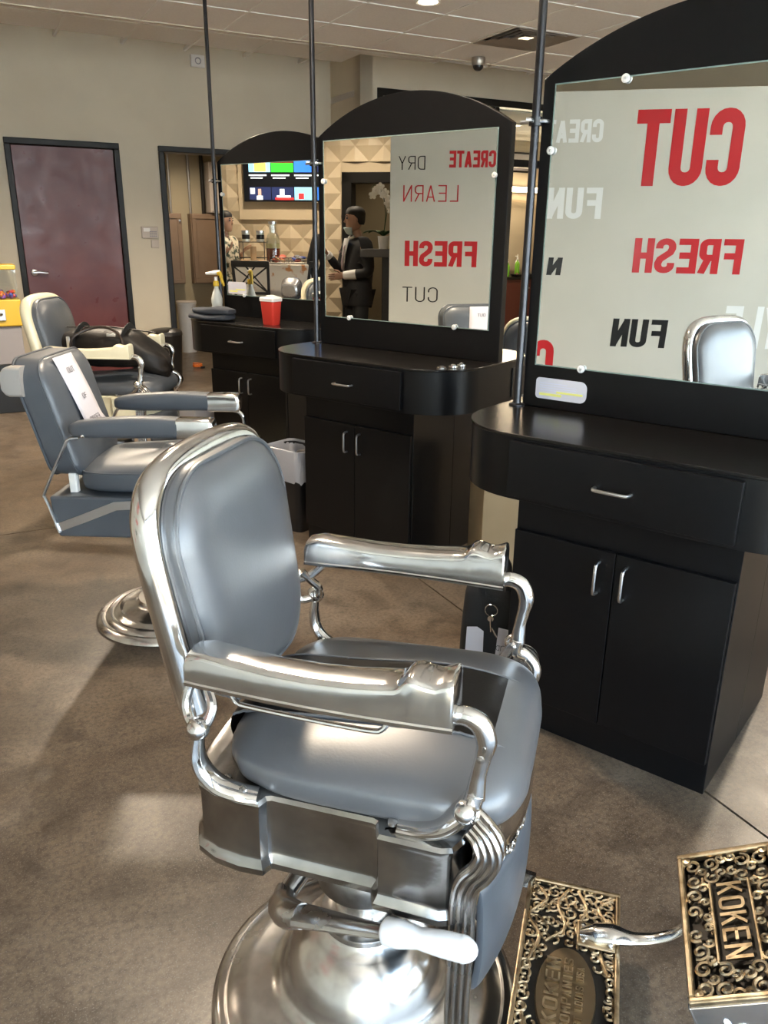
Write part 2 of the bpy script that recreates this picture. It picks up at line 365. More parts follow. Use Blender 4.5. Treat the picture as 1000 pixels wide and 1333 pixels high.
# ------------------------------------------------------------------ block lettering (centre-line strokes with width)
def arc(cx, cy, r, a0, a1, k=5): return [(cx + r * math.cos(R(a0 + (a1 - a0) * i / k)), cy + r * math.sin(R(a0 + (a1 - a0) * i / k))) for i in range(k + 1)]
def glyph(ch, s, q):
    L, Rr, Bt, T, Md = s / 2, 1 - s / 2, s / 2, 2 - s / 2, 1.03
    g = {
        'C': [[(Rr, 1.32)] + arc(Rr - q, T - q, q, 0, 90) + arc(L + q, T - q, q, 90, 180) + arc(L + q, Bt + q, q, 180, 270) + arc(Rr - q, Bt + q, q, 270, 360) + [(Rr, .68)]],
        'O': [[(Rr, 1)] + arc(Rr - q, T - q, q, 0, 90) + arc(L + q, T - q, q, 90, 180) + arc(L + q, Bt + q, q, 180, 270) + arc(Rr - q, Bt + q, q, 270, 360) + [(Rr, 1.001)]],
        'U': [[(L, 2)] + arc(L + q, Bt + q, q, 180, 270) + arc(Rr - q, Bt + q, q, 270, 360) + [(Rr, 2)]],
        'T': [[(0, T), (1, T)], [(.5, 2), (.5, 0)]],
        'F': [[(L, 0), (L, 2)], [(0, T), (.94, T)], [(0, Md), (.86, Md)]],
        'E': [[(L, 0), (L, 2)], [(0, T), (.95, T)], [(0, Md), (.88, Md)], [(0, Bt), (.95, Bt)]],
        'L': [[(L, 0), (L, 2)], [(0, Bt), (.92, Bt)]],
        'H': [[(L, 0), (L, 2)], [(Rr, 0), (Rr, 2)], [(L, 1), (Rr, 1)]],
        'N': [[(L, 0), (L, 2)], [(Rr, 0), (Rr, 2)], [(L, 2 - s * .4), (Rr, s * .4)]],
        'R': [[(L, 0), (L, 2)], [(L, T)] + arc(Rr - q * .8, T - q * .8, q * .8, 90, 0) + arc(Rr - q * .8, Md - s * .3 + q * .8, q * .8, 0, -90) + [(L, Md - s * .3)], [(.52, .95), (Rr, 0)]],
        'D': [[(L, 0), (L, 2)], [(L, T)] + arc(Rr - q, T - q, q, 90, 0) + arc(Rr - q, Bt + q, q, 0, -90) + [(L, Bt)]],
        'P': [[(L, 0), (L, 2)], [(L, T)] + arc(Rr - q * .8, T - q * .8, q * .8, 90, 0) + arc(Rr - q * .8, .85 + q * .8, q * .8, 0, -90) + [(L, .85)]],
        'S': [[(Rr, 1.42)] + arc(Rr - q, T - q, q, 0, 90) + arc(L + q, T - q, q, 90, 180) + [(L, 1.42), (L + .08, 1.2), (Rr - .08, .8), (Rr, .58)] + arc(Rr - q, Bt + q, q, 0, -90) + arc(L + q, Bt + q, q, 270, 180) + [(L, .6)]],
        'A': [[(s * .45, 0), (.5, 2 - s * .3)], [(.5, 2 - s * .3), (1 - s * .45, 0)], [(.22, .55), (.78, .55)]],
        'Y': [[(s * .5, 2), (.5, .9)], [(1 - s * .5, 2), (.5, .9)], [(.5, 1), (.5, 0)]],
        'K': [[(L, 0), (L, 2)], [(L, .8), (Rr, 2)], [(.42, 1.15), (Rr, 0)]],
        'M': [[(L, 0), (L, 2)], [(Rr, 0), (Rr, 2)], [(L, 2), (.5, .7)], [(.5, .7), (Rr, 2)]],
        'I': [[(.5, 0), (.5, 2)]],
        'r': [[(L, 0), (L, 1.1)], [(L, .8), (.5, 1.1), (.9, 1.0)]],
        'a': [[(.85, 0), (.85, 1.1)], [(.85, .9), (.5, 1.1), (.15, .8), (.15, .35), (.5, 0), (.85, .25)]],
        'l': [[(.5, 0), (.5, 2)]],
        'o': [arc(.5, .55, .45, 0, 360, 12)],
        's': [[(.85, .95), (.5, 1.1), (.2, .85), (.8, .35), (.5, 0), (.12, .18)]],
    }
    return g.get(ch, [])
def letter_mesh(word, width, height, weight=.34, q=.30, gap=.16, slant=0.0, depth=0.0, mb=None, xf=None):
    """flat letters in x (0..width) and y (0..height), depth along z; xf maps (x, y, z) to a point"""
    mb = mb or MB(); n = len(word); tot = n + gap * (n - 1)
    sx, sy = width / tot, height / 2
    xf = xf or (lambda x, y, z: (x, y, z))
    for i, ch in enumerate(word):
        x0 = i * (1 + gap)
        for k, st in enumerate(glyph(ch, weight, max(q, .02))):
            pts = [Vector(p) for p in st]; m = len(pts); lf = []; rt = []
            for j in range(m):
                d0 = (pts[j] - pts[j - 1]).normalized() if j else None
                d1 = (pts[j + 1] - pts[j]).normalized() if j < m - 1 else None
                if d0 is None: d0 = d1
                if d1 is None: d1 = d0
                t = (d0 + d1); t = t.normalized() if t.length > 1e-6 else d1
                nr = Vector((-t.y, t.x)); w = weight / 2 / max(.5, nr.dot(Vector((-d1.y, d1.x))))
                lf.append(pts[j] + nr * w); rt.append(pts[j] - nr * w)
            def C(p, z): 
                x = min(max(p.x, 0), 1) if ch not in 'AKNMRY' else p.x
                y = min(max(p.y, 0), 2)
                return xf((x0 + x + slant * (y - 1)) * sx, y * sy, z)
            for j in range(m - 1):
                quad = [rt[j], rt[j + 1], lf[j + 1], lf[j]]
                if depth: mb.add([C(p, 0) for p in quad] + [C(p, depth) for p in quad], [(3, 2, 1, 0), (4, 5, 6, 7), (0, 1, 5, 4), (1, 2, 6, 5), (2, 3, 7, 6), (3, 0, 4, 7)])
                else: mb.add([C(p, .00002 * k) for p in quad], [(0, 1, 2, 3)])
    return mb
# ------------------------------------------------------------------ structure
BACK_B, JOG_A, SIDE_B, CEIL, CEIL2, EDGE_B = 8.9, 3.915, 8.15, 2.95, 3.22, 6.655
PART_A, TV_A, RIGHT_A = -1.85, -3.6, 7.6
# floor: recessed base with slabs between the saw-cut joints
fl = room(struct(MB().box(-6.5, 10.2, WIN_B - .1, 12.6, -.06, -.012).build('floor', 'joint_dark', smooth=False)))
ja = [-6.5, -1.70, 1.70, 5.1, 10.2]; jb = [WIN_B - .1, 4.35, 8.0, 12.6]
for i in range(len(ja) - 1):
    for j in range(len(jb) - 1):
        MB().box(ja[i] + .004, ja[i + 1] - .004, jb[j] + .004, jb[j + 1] - .004, -.011, 0).build('floor_slab', 'concrete', fl, smooth=False)
pv = room(struct(MB().box(-30, 30, -40, WIN_B - .1, -.1, -.03).build('pavement', 'pavement', smooth=False)))

# back wall with two door openings
D1 = (0.555, 1.605, 2.34); D2 = (1.99, 3.02, 2.34)
mb = MB()
for a0, a1, z0, z1 in ((-3.75, D1[0] + .05, 0, 3.4), (D1[1] - .05, D2[0] + .05, 0, 3.4), (D2[1] - .05, JOG_A + .1, 0, 3.4), (D1[0] + .05, D1[1] - .05, D1[2] - .05, 3.4), (D2[0] + .05, D2[1] - .05, D2[2] - .05, 3.4)):
    mb.box(a0, a1, BACK_B, BACK_B + .14, z0, z1)
room(struct(mb.build('wall_back', 'wall_paint', smooth=False)))
room(struct(MB().box(JOG_A, JOG_A + .14, SIDE_B, BACK_B + .05, 0, 3.4).build('wall_return', 'wall_paint', smooth=False)))
OP = (4.11, 6.9, 2.94)
mb = MB()
for a0, a1, z0, z1 in ((JOG_A, OP[0] + .04, 0, 3.4), (OP[1] - .04, RIGHT_A + .1, 0, 3.4), (OP[0] + .04, OP[1] - .04, OP[2] - .04, 3.4)):
    mb.box(a0, a1, SIDE_B, SIDE_B + .14, z0, z1)
room(struct(mb.build('wall_side', 'wall_paint', smooth=False)))
room(struct(MB().box(RIGHT_A, RIGHT_A + .14, WIN_B, SIDE_B + .14, 0, 3.4).build('wall_right', 'wall_paint', smooth=False)))
# left wall behind the partition with its own doorway
DW = (4.30, 5.12, 2.10)
mb = MB()
for b0, b1, z0, z1 in ((WIN_B, DW[0], 0, 3.4), (DW[1], BACK_B + .14, 0, 3.4), (DW[0], DW[1], DW[2], 3.4)):
    mb.box(TV_A - .14, TV_A, b0, b1, z0, z1)
wl = room(struct(mb.build('wall_left', 'panel_paint', smooth=False)))
# embossed wall panels, one mesh shared
s_ = .324; h_ = .030
pm = MB(); g = [(0, 0, 0), (s_ / 2, 0, h_), (s_, 0, 0), (s_, s_ / 2, h_), (s_, s_, 0), (s_ / 2, s_, h_), (0, s_, 0), (0, s_ / 2, h_), (s_ / 2, s_ / 2, .004)]
pm.add([(z + .002, x, y) for x, y, z in g], [(i, (i + 1) % 8, 8) for i in range(8)])
pmesh = pm.mesh('relief_panel'); pmesh.materials.append(MATS['panel_paint'])
for i in range(12):
    for j in range(9):
        b0 = 5.20 + s_ * i - 4 * s_; z0 = s_ * j
        if b0 + s_ > BACK_B or (b0 < 5.19 and z0 < 2.2) or b0 < 4.0: continue
        if 5.85 < b0 + s_ / 2 < 6.75 and 1.70 < z0 + s_ / 2 < 2.6: continue      # flat board behind the screen
        o = bpy.data.objects.new('relief_panel', pmesh); COL.objects.link(o); o.parent = wl; o.location = (TV_A, b0, z0)
MB().box(TV_A, TV_A + .034, 5.20 + s_ * 2 - .01, 5.20 + s_ * 5 + .01, s_ * 5 + .06, s_ * 8).build('flat_board', 'panel_paint', wl, smooth=False)
tr = room(struct(MB().box(TV_A - .15, TV_A + .05, DW[0] - .02, DW[0] + .05, 0, DW[2]).box(TV_A - .15, TV_A + .05, DW[1] - .05, DW[1] + .06, 0, DW[2] + .06).box(TV_A - .15, TV_A + .05, DW[0] - .02, DW[1] + .06, DW[2] - .05, DW[2] + .06).build('trim_1', 'black_frame', smooth=False, bevel=.004)))
room(struct(MB().box(-5.6, -5.5, 3.0, 6.2, 0, 2.8).box(-5.6, TV_A - .14, 2.9, 3.0, 0, 2.8).box(-5.6, TV_A - .14, 6.1, 6.2, 0, 2.8).box(-5.6, TV_A - .14, 2.9, 6.2, 2.7, 2.8).build('wall_passage', 'utility_wall', smooth=False)))
# lettered partition
wp = room(struct(MB().box(PART_A - .12, PART_A, WIN_B + .02, 4.255, 0, 2.435).build('wall_partition', 'partition_paint', smooth=False, bevel=.004)))
# street front
mb = MB()
mb.box(-3.74, -1.75, WIN_B - .15, WIN_B, 0, 3.4).box(5.3, RIGHT_A + .14, WIN_B - .15, WIN_B, 0, 3.4).box(-1.75, 5.3, WIN_B - .15, WIN_B, 2.75, 3.4).box(-1.75, 5.3, WIN_B - .15, WIN_B, 0, .12)
room(struct(mb.build('wall_front', 'wall_paint', smooth=False)))
wa = [-1.75, -.575, .6, 1.775, 2.95, 4.125, 5.3]
for k in range(6):
    a0, a1 = wa[k], wa[k + 1]
    f = MB()
    for q in ((a0, a0 + .045, .12, 2.75), (a1 - .045, a1, .12, 2.75), (a0, a1, .12, .19), (a0, a1, 2.68, 2.75), (a0, a1, 2.08, 2.14)):
        f.box(q[0], q[1], WIN_B - .11, WIN_B - .04, q[2], q[3])
    w = room(struct(f.build('window_%d' % (k + 1), 'black_frame', smooth=False)))
    MB().box(a0 + .04, a1 - .04, WIN_B - .08, WIN_B - .074, .18, 2.09).build('pane', 'window_glass', w, smooth=False)
    MB().box(a0 + .04, a1 - .04, WIN_B - .08, WIN_B - .074, 2.13, 2.69).build('pane', 'window_glass', w, smooth=False)

# ceiling: slab, grid bars, tiles
cl = room(struct(MB().box(-3.75, RIGHT_A + .14, WIN_B - .15, EDGE_B, 3.02, 3.06).box(-3.75, RIGHT_A + .14, EDGE_B, BACK_B + .14, 3.29, 3.34).build('ceiling', 'ceiling_tile', smooth=False)))
T_ = .61
ga = [T_ * (n + .36) for n in range(-7, 13) if -3.75 < T_ * (n + .36) < RIGHT_A + .1]; gb = [T_ * (n + .91) for n in range(-4, 11)]
grid = MB()
for a in ga: grid.box(a - .011, a + .011, WIN_B, EDGE_B, CEIL, CEIL + .03)
for b in gb: grid.box(-3.7, RIGHT_A, b - .011, b + .011, CEIL - .001, CEIL + .03)
for a in ga: grid.box(a + .28 - .011, a + .28 + .011, EDGE_B, BACK_B, CEIL2, CEIL2 + .03)
for b in (EDGE_B + .75, EDGE_B + 1.36): grid.box(-3.7, RIGHT_A, b - .011, b + .011, CEIL2 - .001, CEIL2 + .03)
grid.build('ceiling_grid', 'ceiling_grid', cl, smooth=False)
tm = MB().box(.006, T_ - .006, .006, T_ - .006, .004, .02).mesh('ceiling_tile'); tm.materials.append(MATS['ceiling_tile'])
VENT = (ga.index(min(ga, key=lambda q: abs(q - 3.86))), gb.index(min(gb, key=lambda q: abs(q - 5.40))))
def tile(a, b, z, sb=1.0):
    o = bpy.data.objects.new('ceiling_tile', tm); COL.objects.link(o); o.parent = cl; o.location = (a, b, z); o.scale = (1, sb, 1)
aa = [ga[0] - T_] + ga
for i, a in enumerate(aa):
    if a < -4.2 or a > RIGHT_A - .1: continue
    tile(a, WIN_B, CEIL, (gb[0] - WIN_B) / T_)
    for j in range(len(gb) - 1):
        if (i - 1, j) == VENT: continue
        tile(a, gb[j], CEIL)
    tile(a + .28, EDGE_B + .14, CEIL2)
    if a < JOG_A: tile(a + .28, EDGE_B + .75, CEIL2); tile(a + .28, EDGE_B + 1.36, CEIL2)
room(struct(MB().box(-3.7, RIGHT_A, EDGE_B - .012, EDGE_B + .012, CEIL - .004, 3.30).build('trim_2', 'wall_paint', smooth=False)))

# door frames, doors
def door_frame(n, a0, a1, zt, b, w=.055, d=.03, full=.16):
    m = MB()
    m.box(a0, a0 + w, b - d, b + full, 0, zt - w).box(a1 - w, a1, b - d, b + full, 0, zt - w).box(a0, a1, b - d, b + full, zt - w, zt)
    m.box(a0 + w, a0 + w + .018, b + .03, b + full, 0, zt - w).box(a1 - w - .018, a1 - w, b + .03, b + full, 0, zt - w)
    return room(struct(m.build('trim_%d' % n, 'black_frame', smooth=False, bevel=.006)))
door_frame(3, *D1, BACK_B); door_frame(4, *D2, BACK_B)
d1 = room(struct(MB().box(D1[0] + .058, D1[1] - .058, BACK_B + .012, BACK_B + .055, .008, D1[2] - .06).build('door_1', 'cherry_door', smooth=False, bevel=.003)))
hd = MB().lathe([(.0, 0), (.034, 0), (.034, -.006), (.028, -.014), (.013, -.018), (.012, -.05), (.0, -.052)], (D1[0] + .125, BACK_B + .012, 1.118), 24, 'y')
hd = hd.build('door_handle', 'satin_metal', d1, label='silver lever handle')
MB().tube(spline([(D1[0] + .125, BACK_B - .035, 1.118), (D1[0] + .17, BACK_B - .038, 1.122), (D1[0] + .25, BACK_B - .036, 1.112)], 5), [.014] + [.012] * 9 + [.009], 10).build('lever', 'satin_metal', hd)
# utility closet seen through the second opening
room(struct(MB().box(1.2, 4.6, 11.25, 11.35, 0, 2.9).box(1.2, 1.3, BACK_B + .14, 11.3, 0, 2.9).box(4.5, 4.6, BACK_B + .14, 11.3, 0, 2.9).box(1.2, 4.6, BACK_B + .14, 11.35, 2.8, 2.9).build('wall_closet', 'utility_wall', smooth=False)))
room(struct(MB().box(.3, 1.25, 9.6, 9.7, 0, 2.9).box(.3, .4, BACK_B + .14, 9.7, 0, 2.9).box(1.15, 1.85, BACK_B + .14, 9.7, 0, 2.9).box(.3, 1.85, BACK_B + .14, 9.7, 2.8, 2.9).build('wall_leak_block', 'utility_wall', smooth=False)))  # unseen box behind the red door, added to stop light leaking round it
room(struct(MB().box(1.3, 4.5, 11.235, 11.25, 0, .12).build('baseboard_closet', 'baseboard_dark', smooth=False)))
mb = MB().box(D1[1] + .002, D2[0] - .002, BACK_B - .012, BACK_B, 0, .10).box(-3.6, D1[0] - .002, BACK_B - .012, BACK_B, 0, .10).box(D2[1] + .002, JOG_A, BACK_B - .012, BACK_B, 0, .10)
room(struct(mb.build('baseboard_back', 'baseboard_dark', smooth=False)))
# wide opening to the wash room: frame with transom bar
m = MB()
a0, a1, zt = OP
m.box(a0, a0 + .06, SIDE_B - .02, SIDE_B + .16, 0, zt).box(a1 - .06, a1, SIDE_B - .02, SIDE_B + .16, 0, zt).box(a0, a1, SIDE_B - .02, SIDE_B + .16, zt - .07, zt).box(a0, a1, SIDE_B + .02, SIDE_B + .12, 2.27, 2.35).box(5.60, 5.66, SIDE_B + .02, SIDE_B + .12, 0, zt)
t5 = room(struct(m.build('trim_5', 'black_frame', smooth=False, bevel=.005)))
for q0, q1 in ((a0 + .06, 5.60), (5.66, a1 - .06)):
    MB().box(q0, q1, SIDE_B + .066, SIDE_B + .072, 2.35, zt - .07).build('pane', 'window_glass', t5, smooth=False)
room(struct(MB().box(3.9, 10.0, 10.6, 10.7, 0, 3.0).box(9.9, 10.0, SIDE_B + .14, 10.6, 0, 3.0).box(RIGHT_A + .1, 10.0, SIDE_B, SIDE_B + .14, 0, 3.0).box(JOG_A, JOG_A + .14, BACK_B, 10.6, 0, 3.0).build('wall_washroom', 'wall_paint', smooth=False)))
room(struct(MB().box(JOG_A, 10.0, SIDE_B + .14, 10.7, 2.86, 2.92).build('ceiling_washroom', 'ceiling_tile', smooth=False)))

# ------------------------------------------------------------------ fixtures on ceiling and walls
# square air diffuser
va, vb = ga[VENT[0]], gb[VENT[1]]
v = thing('air_diffuser', 'square metal air diffuser with stepped rings set in the tiled ceiling', 'vent', RW(va + T_ / 2, vb + T_ / 2, CEIL), AA)
MB().box(-.30, .30, -.30, .30, .035, .045).build('backing', 'plate_dark', v, smooth=False)
for k, (h0, zz) in enumerate(((.295, 0), (.225, .006), (.155, .010), (.09, .013))):
    w = .030 if k else .045; ring = MB()
    def fr(h, z): return [(-h, -h, z), (h, -h, z), (h, h, z), (-h, h, z)]
    ring.loft([fr(h0, zz + .004), fr(h0, zz - .004), fr(h0 - w, zz + .016), fr(h0 - w, zz + .022)], False, False)
    ring.build('ring', 'satin_metal', v, smooth=False)
MB().box(-.045, .045, -.045, .045, .010, .014).build('centre_plate', 'satin_metal', v, smooth=False)
# recessed lamps
for k, (a, b, lab) in enumerate(((2.99, 5.20, 'round recessed ceiling lamp glowing in the ceiling tiles above the middle mirror'),
                                 (.86, 3.03, 'round recessed ceiling lamp above the front barber chair'),
                                 (-2.8, 6.3, 'round recessed ceiling lamp above the snack table'), (-2.8, 4.9, 'round recessed ceiling lamp near the passage door'), (5.1, 3.0, 'round recessed ceiling lamp over the far row of chairs'), (.86, 6.08, 'round recessed ceiling lamp in front of the red door'))):
    l = thing('recessed_lamp', lab, 'lamp', RW(a, b, CEIL - .002), 0, 'recessed ceiling lamps')
    MB().lathe([(.062, .004), (.085, .002), (.088, -.003), (.078, -.006), (.066, -.002), (.062, .004)], n=28).build('trim_ring', 'white_plastic', l)
    MB().lathe([(.0, .003), (.064, .003), (.064, 0.0), (.0, 0.0)], n=28).build('lens', 'lamp_glow', l)
    down_light(a, b, CEIL - .03, (230, 130, 60, 50, 230, 230)[k])
# dome camera
c = thing('security_camera', 'small grey dome security camera under the ceiling edge', 'camera', RW(4.231, 6.467, CEIL), AA)
MB().lathe([(.0, 0), (.058, 0), (.060, -.012), (.056, -.05), (.050, -.062)], n=24).build('housing', 'conduit', c)
MB().sphere((0, 0, -.06), .047, 18, (1, 1, .95)).build('dome', 'black_plastic', c)
# keypad and siren
k = thing('alarm_keypad', 'pale alarm keypad with small buttons on wall beside red door', 'keypad', RW(1.84, BACK_B - .001, 1.46), AA)
MB().box(-.085, .085, -.028, 0, -.01, .105).build('housing', 'beige_plastic', k, smooth=False, bevel=.006)
MB().box(-.065, -.0, -.030, -.026, .055, .09).build('display', 'white_plastic', k, smooth=False)
for i in range(4):
    for j in range(3): MB().box(-.005 + .019 * i, .009 + .019 * i, -.032, -.026, .005 + .022 * j, .017 + .022 * j).build('button', 'pencil', k, smooth=False, bevel=.001)
k = tag(room(MB().box(1.845, 1.925, BACK_B - .022, BACK_B, 1.355, 1.435).build('wall_switch_box', 'beige_plastic', smooth=False, bevel=.006)), 'small blank pale box on wall just under the keypad', 'switch box')
k = thing('alarm_siren', 'small square white alarm sounder high on back wall', 'alarm', RW(2.45, BACK_B, 3.14), AA)
MB().box(-.07, .07, -.035, 0, -.055, .055).build('housing', 'white_plastic', k, smooth=False, bevel=.005)
MB().lathe([(.022, -.034), (.032, -.040), (.030, -.043), (.024, -.040), (.022, -.034)], n=20, axis='y').build('ring', 'pencil', k)

down_light(-4.5, 4.9, 2.6, 10)  # unseen lamp without a fixture, added to brighten the beige passage
down_light(2.6, 10.2, 2.7, 40)
# ------------------------------------------------------------------ barber stations (double sided, black laminate)
STATIONS = [(.664, 2.0726, -.66), (-.13, 3.6237, -.6552), (-.8746, 5.068, -.5992)]
ST_LABEL = ['black barber station nearest the camera with wide arched mirror showing red CUT',
            'middle black barber station whose mirror shows a man in a suit',
            'farthest black barber station holding a red container, mirror showing a television']
CX0, CX1, MZ0, MZ1, MX0, MX1 = -.4975, .556, 1.1123, 1.9203, -.455, .496
def bar_handle(p0, p1, off):
    p0, p1, off = Vector(p0), Vector(p1), Vector(off); d = (p1 - p0).normalized()
    return MB().tube([p0, p0 + off * .55, p0 + off * .88 + d * .004, p0 + off + d * .014, p1 + off - d * .014, p1 + off * .88 - d * .004, p1 + off * .55, p1], .0048, 10)
def station(i):
    X, Y, A = STATIONS[i]
    t = thing('barber_station', ST_LABEL[i], 'barber station', (X, Y, 0), A, 'black barber stations in a row')
    MB().box(-.3245, .3245, 0, .33, 0, .775).build('cabinet_body', 'laminate', t, smooth=False, bevel=.0015)
    MB().box(-.3245, .3245, .332, .657, 0, .775).build('rear_cabinet_body', 'laminate', t, smooth=False, bevel=.0015)
    for s in (-1, 1):
        x0, x1 = sorted((s * .0018, s * .3206))
        d = MB().box(x0, x1, -.0188, -.001, .1065, .6635).build('door', 'laminate', t, smooth=False, bevel=.0018)
        hx = -.046 if s < 0 else .033
        bar_handle((hx, -.0188, .532), (hx, -.0188, .628), (0, -.027, 0)).build('handle', 'satin_metal', d)
    ol = rrect(-.56, CX1, -.080, .737, [.24, .24, .24, .24], 10)
    MB().prism(ol, .778, .962).build('counter_apron', 'laminate', t, bevel=.001)
    MB().prism(offset_outline(ol, .003), .9625, .972).build('counter_top', 'laminate_top', t, bevel=.0015)
    d = MB().box(-.3174, .3174, -.0965, -.081, .792, .954).build('drawer', 'laminate', t, smooth=False, bevel=.0015)
    bar_handle((-.05, -.0965, .868), (.05, -.0965, .868), (0, -.027, 0)).build('handle', 'satin_metal', d)
    # arched back panel
    cx, rad, top = .029, .973, 2.095
    out = [(CX0, .973), (CX1, .973)] + [(cx + rad * math.sin(q), top - rad + rad * math.cos(q)) for q in [math.asin(.527 / rad) * (1 - k / 16) for k in range(33)]]
    MB().prism(out, .307, .345, axis='y').build('back_panel', 'laminate', t, smooth=False, bevel=.002)
    m = MB().box(MX0, MX1, .301, .3065, MZ0, MZ1).build('mirror', 'mirror', t, smooth=False)
    e = .0035
    MB().box(MX0 - e, MX0 + .0002, .3005, .3066, MZ0 - e, MZ1 + e).box(MX1 - .0002, MX1 + e, .3005, .3066, MZ0 - e, MZ1 + e).box(MX0, MX1, .3005, .3066, MZ1 - .0002, MZ1 + e).box(MX0, MX1, .3005, .3066, MZ0 - e, MZ0 + .0002).build('glass_edge', 'mirror_edge', m, smooth=False)
    cl_ = [(-.295, MZ0), (.326, MZ0), (MX0, 1.745), (MX1, 1.742)]
    if i == 0: cl_ += [(-.242, MZ1 - .004), (.30, MZ1 - .004)]
    for x, z in cl_:
        c_ = MB().lathe([(.0, .300), (.011, .2995), (.012, .297), (.012, .291), (.009, .2885), (.0, .288)], (x, 0, z), 16, 'y').build('mirror_clip', 'clip_plastic', m)
        MB().lathe([(.0, .2885), (.004, .288), (.0035, .2868), (.0, .2866)], (x, 0, z), 10, 'y').build('screw', 'satin_metal', c_)
    p = MB().lathe([(.0, .972), (.026, .972), (.026, .976), (.014, .980), (.0125, .990), (.0125, CEIL - .006), (.026, CEIL - .004), (.026, CEIL), (.0, CEIL)], (-.508, .288, 0), 20).build('pole', 'pole_metal', t)
    c_ = MB().lathe([(.0126, -.012), (.020, -.012), (.020, .012), (.0126, .012)], (-.508, .288, 1.826), 18).build('clamp', 'black_plastic', p)
    MB().tube([(-.492, .283, 1.826), (-.482, .288, 1.826), (-.476, .300, 1.826), (-.474, .307, 1.826)], .0055, 8).tube([(-.527, .286, 1.826), (-.555, .282, 1.826)], .006, 8).tube([(-.508, .270, 1.826), (-.508, .253, 1.828), (-.518, .248, 1.828)], .006, 8).build('clamp_pin', 'satin_metal', c_)
    # outlet plate on the right end
    o = MB().box(CX1, CX1 + .006, .44, .56, .80, .935).build('outlet_plate', 'black_plastic', t, smooth=False, bevel=.002)
    for y in (.475, .525):
        for z in (.905, .870): MB().lathe([(.0, CX1 + .006), (.014, CX1 + .006), (.014, CX1 + .0085), (.011, CX1 + .009), (.0, CX1 + .009)], (0, y, z), 14, 'x').build('socket', 'pole_metal', o)
    MB().box(CX1 + .006, CX1 + .009, .49, .51, .815, .835).build('test_button', 'white_plastic', o, smooth=False)
    return t
def at_st(i, x, y, z=0.0):
    X, Y, A = STATIONS[i]; return Vector((X + x * math.cos(A) - y * math.sin(A), Y + x * math.sin(A) + y * math.cos(A), z))
stations = [station(i) for i in range(3)]

def notice(i, x0, z0, w, h, y, lab, cut=False):
    t = thing('notice_card', lab, 'notice', at_st(i, x0, y, z0), STATIONS[i][2])
    MB().prism(rrect(0, w, 0, h, [.012, .022, .022, .012], 6), -.0012, 0, axis='y').build('card', 'paper', t)
    l = MB()
    for k in range(4): l.box(.014, w * (.80 if k else .62), -.0016, -.0012, h - .018 - .0075 * k, h - .0155 - .0075 * k)
    l.build('print_lines', 'print_blue', t, smooth=False)
    MB().box(.014, w * .52, -.0017, -.0012, h * .16, h * .28).box(w * .42, w * .93, -.0017, -.0012, h * .32, h * .42).build('highlight', 'highlighter', t, smooth=False)
notice(0, -.452, 1.002, .178, .068, .3068, 'white notice card with yellow highlighted lines under the nearest mirror')
notice(2, -.446, 1.119, .168, .078, .3005, 'white notice card with yellow line stuck on the farthest mirror')

# things on the counters
def spray_bottle(loc, rz, lab):
    t = thing('spray_bottle', lab, 'spray bottle', loc, rz)
    MB().lathe([(.0, 0), (.034, 0), (.037, .006), (.037, .045), (.034, .06), (.034, .085), (.037, .10), (.036, .125), (.024, .165), (.015, .19), (.0145, .205), (.0, .206)], n=24).build('bottle', 'bottle_plastic', t)
    MB().lathe([(.0, .203), (.019, .203), (.020, .208), (.0185, .232), (.014, .238), (.0, .238)], n=20).build('collar', 'yellow_plastic', t)
    MB().lathe([(.0, .236), (.011, .236), (.010, .262), (.0, .262)], n=14).tube(spline([(-.03, 0, .292), (-.01, 0, .290), (.02, 0, .287), (.055, 0, .283)], 4), [.012, .013, .013, .013, .014, .014, .014, .013, .012, .011, .010, .009, .0085], 10).lathe([(.0, .055), (.0085, .055), (.0085, .064), (.0, .064)], (0, 0, .283), 10, 'x').build('spray_head', 'white_plastic', t)
    MB().tube(spline([(-.012, 0, .283), (-.026, 0, .288), (-.034, 0, .27), (-.040, 0, .24), (-.052, 0, .205)], 5), [.015] * 5 + [.013] * 8 + [.010] * 6 + [.007] * 2, 10).build('trigger', 'yellow_plastic', t)
    return t
p = at_st(2, -.395, .14, .972)
spray_bottle(p, R(178), 'white spray bottle with yellow trigger behind a grey towel')
# folded towel: soft slab with rolls
t = thing('folded_towel', 'charcoal folded towel lying on the farthest counter', 'towel', at_st(2, -.31, .015, .9725), STATIONS[2][2] + .1)
def slab(x0, x1, y0, y1, z0, z1, seed, amp=.006):
    rnd = random.Random(seed); rings = []
    for k in range(11):
        u = k / 10; x = x0 + (x1 - x0) * u; ring = []
        sc = .75 + .25 * math.sin(math.pi * min(1, max(0, u)) ** .8) ; zz = amp * math.sin(u * 7 + seed)
        for i in range(20):
            q = 2 * math.pi * i / 20; c, s = math.cos(q), math.sin(q)
            yy = (y0 + y1) / 2 + (y1 - y0) / 2 * sc * math.copysign(abs(c) ** .6, c)
            z = max(z0, (z0 + z1) / 2 + (z1 - z0) / 2 * math.copysign(abs(s) ** .7, s) * (.7 + .3 * math.sin(math.pi * u)) + zz * (s > 0) + rnd.uniform(-.002, .002) * (s > 0))
            ring.append((x, yy, z))
        rings.append(ring)
    return MB().loft(rings)
slab(-.17, .15, -.085, .085, 0, .042, 1).build('lower_fold', 'towel', t, subd=1)
slab(-.14, .17, -.07, .06, .036, .085, 3).build('upper_fold', 'towel', t, subd=1)
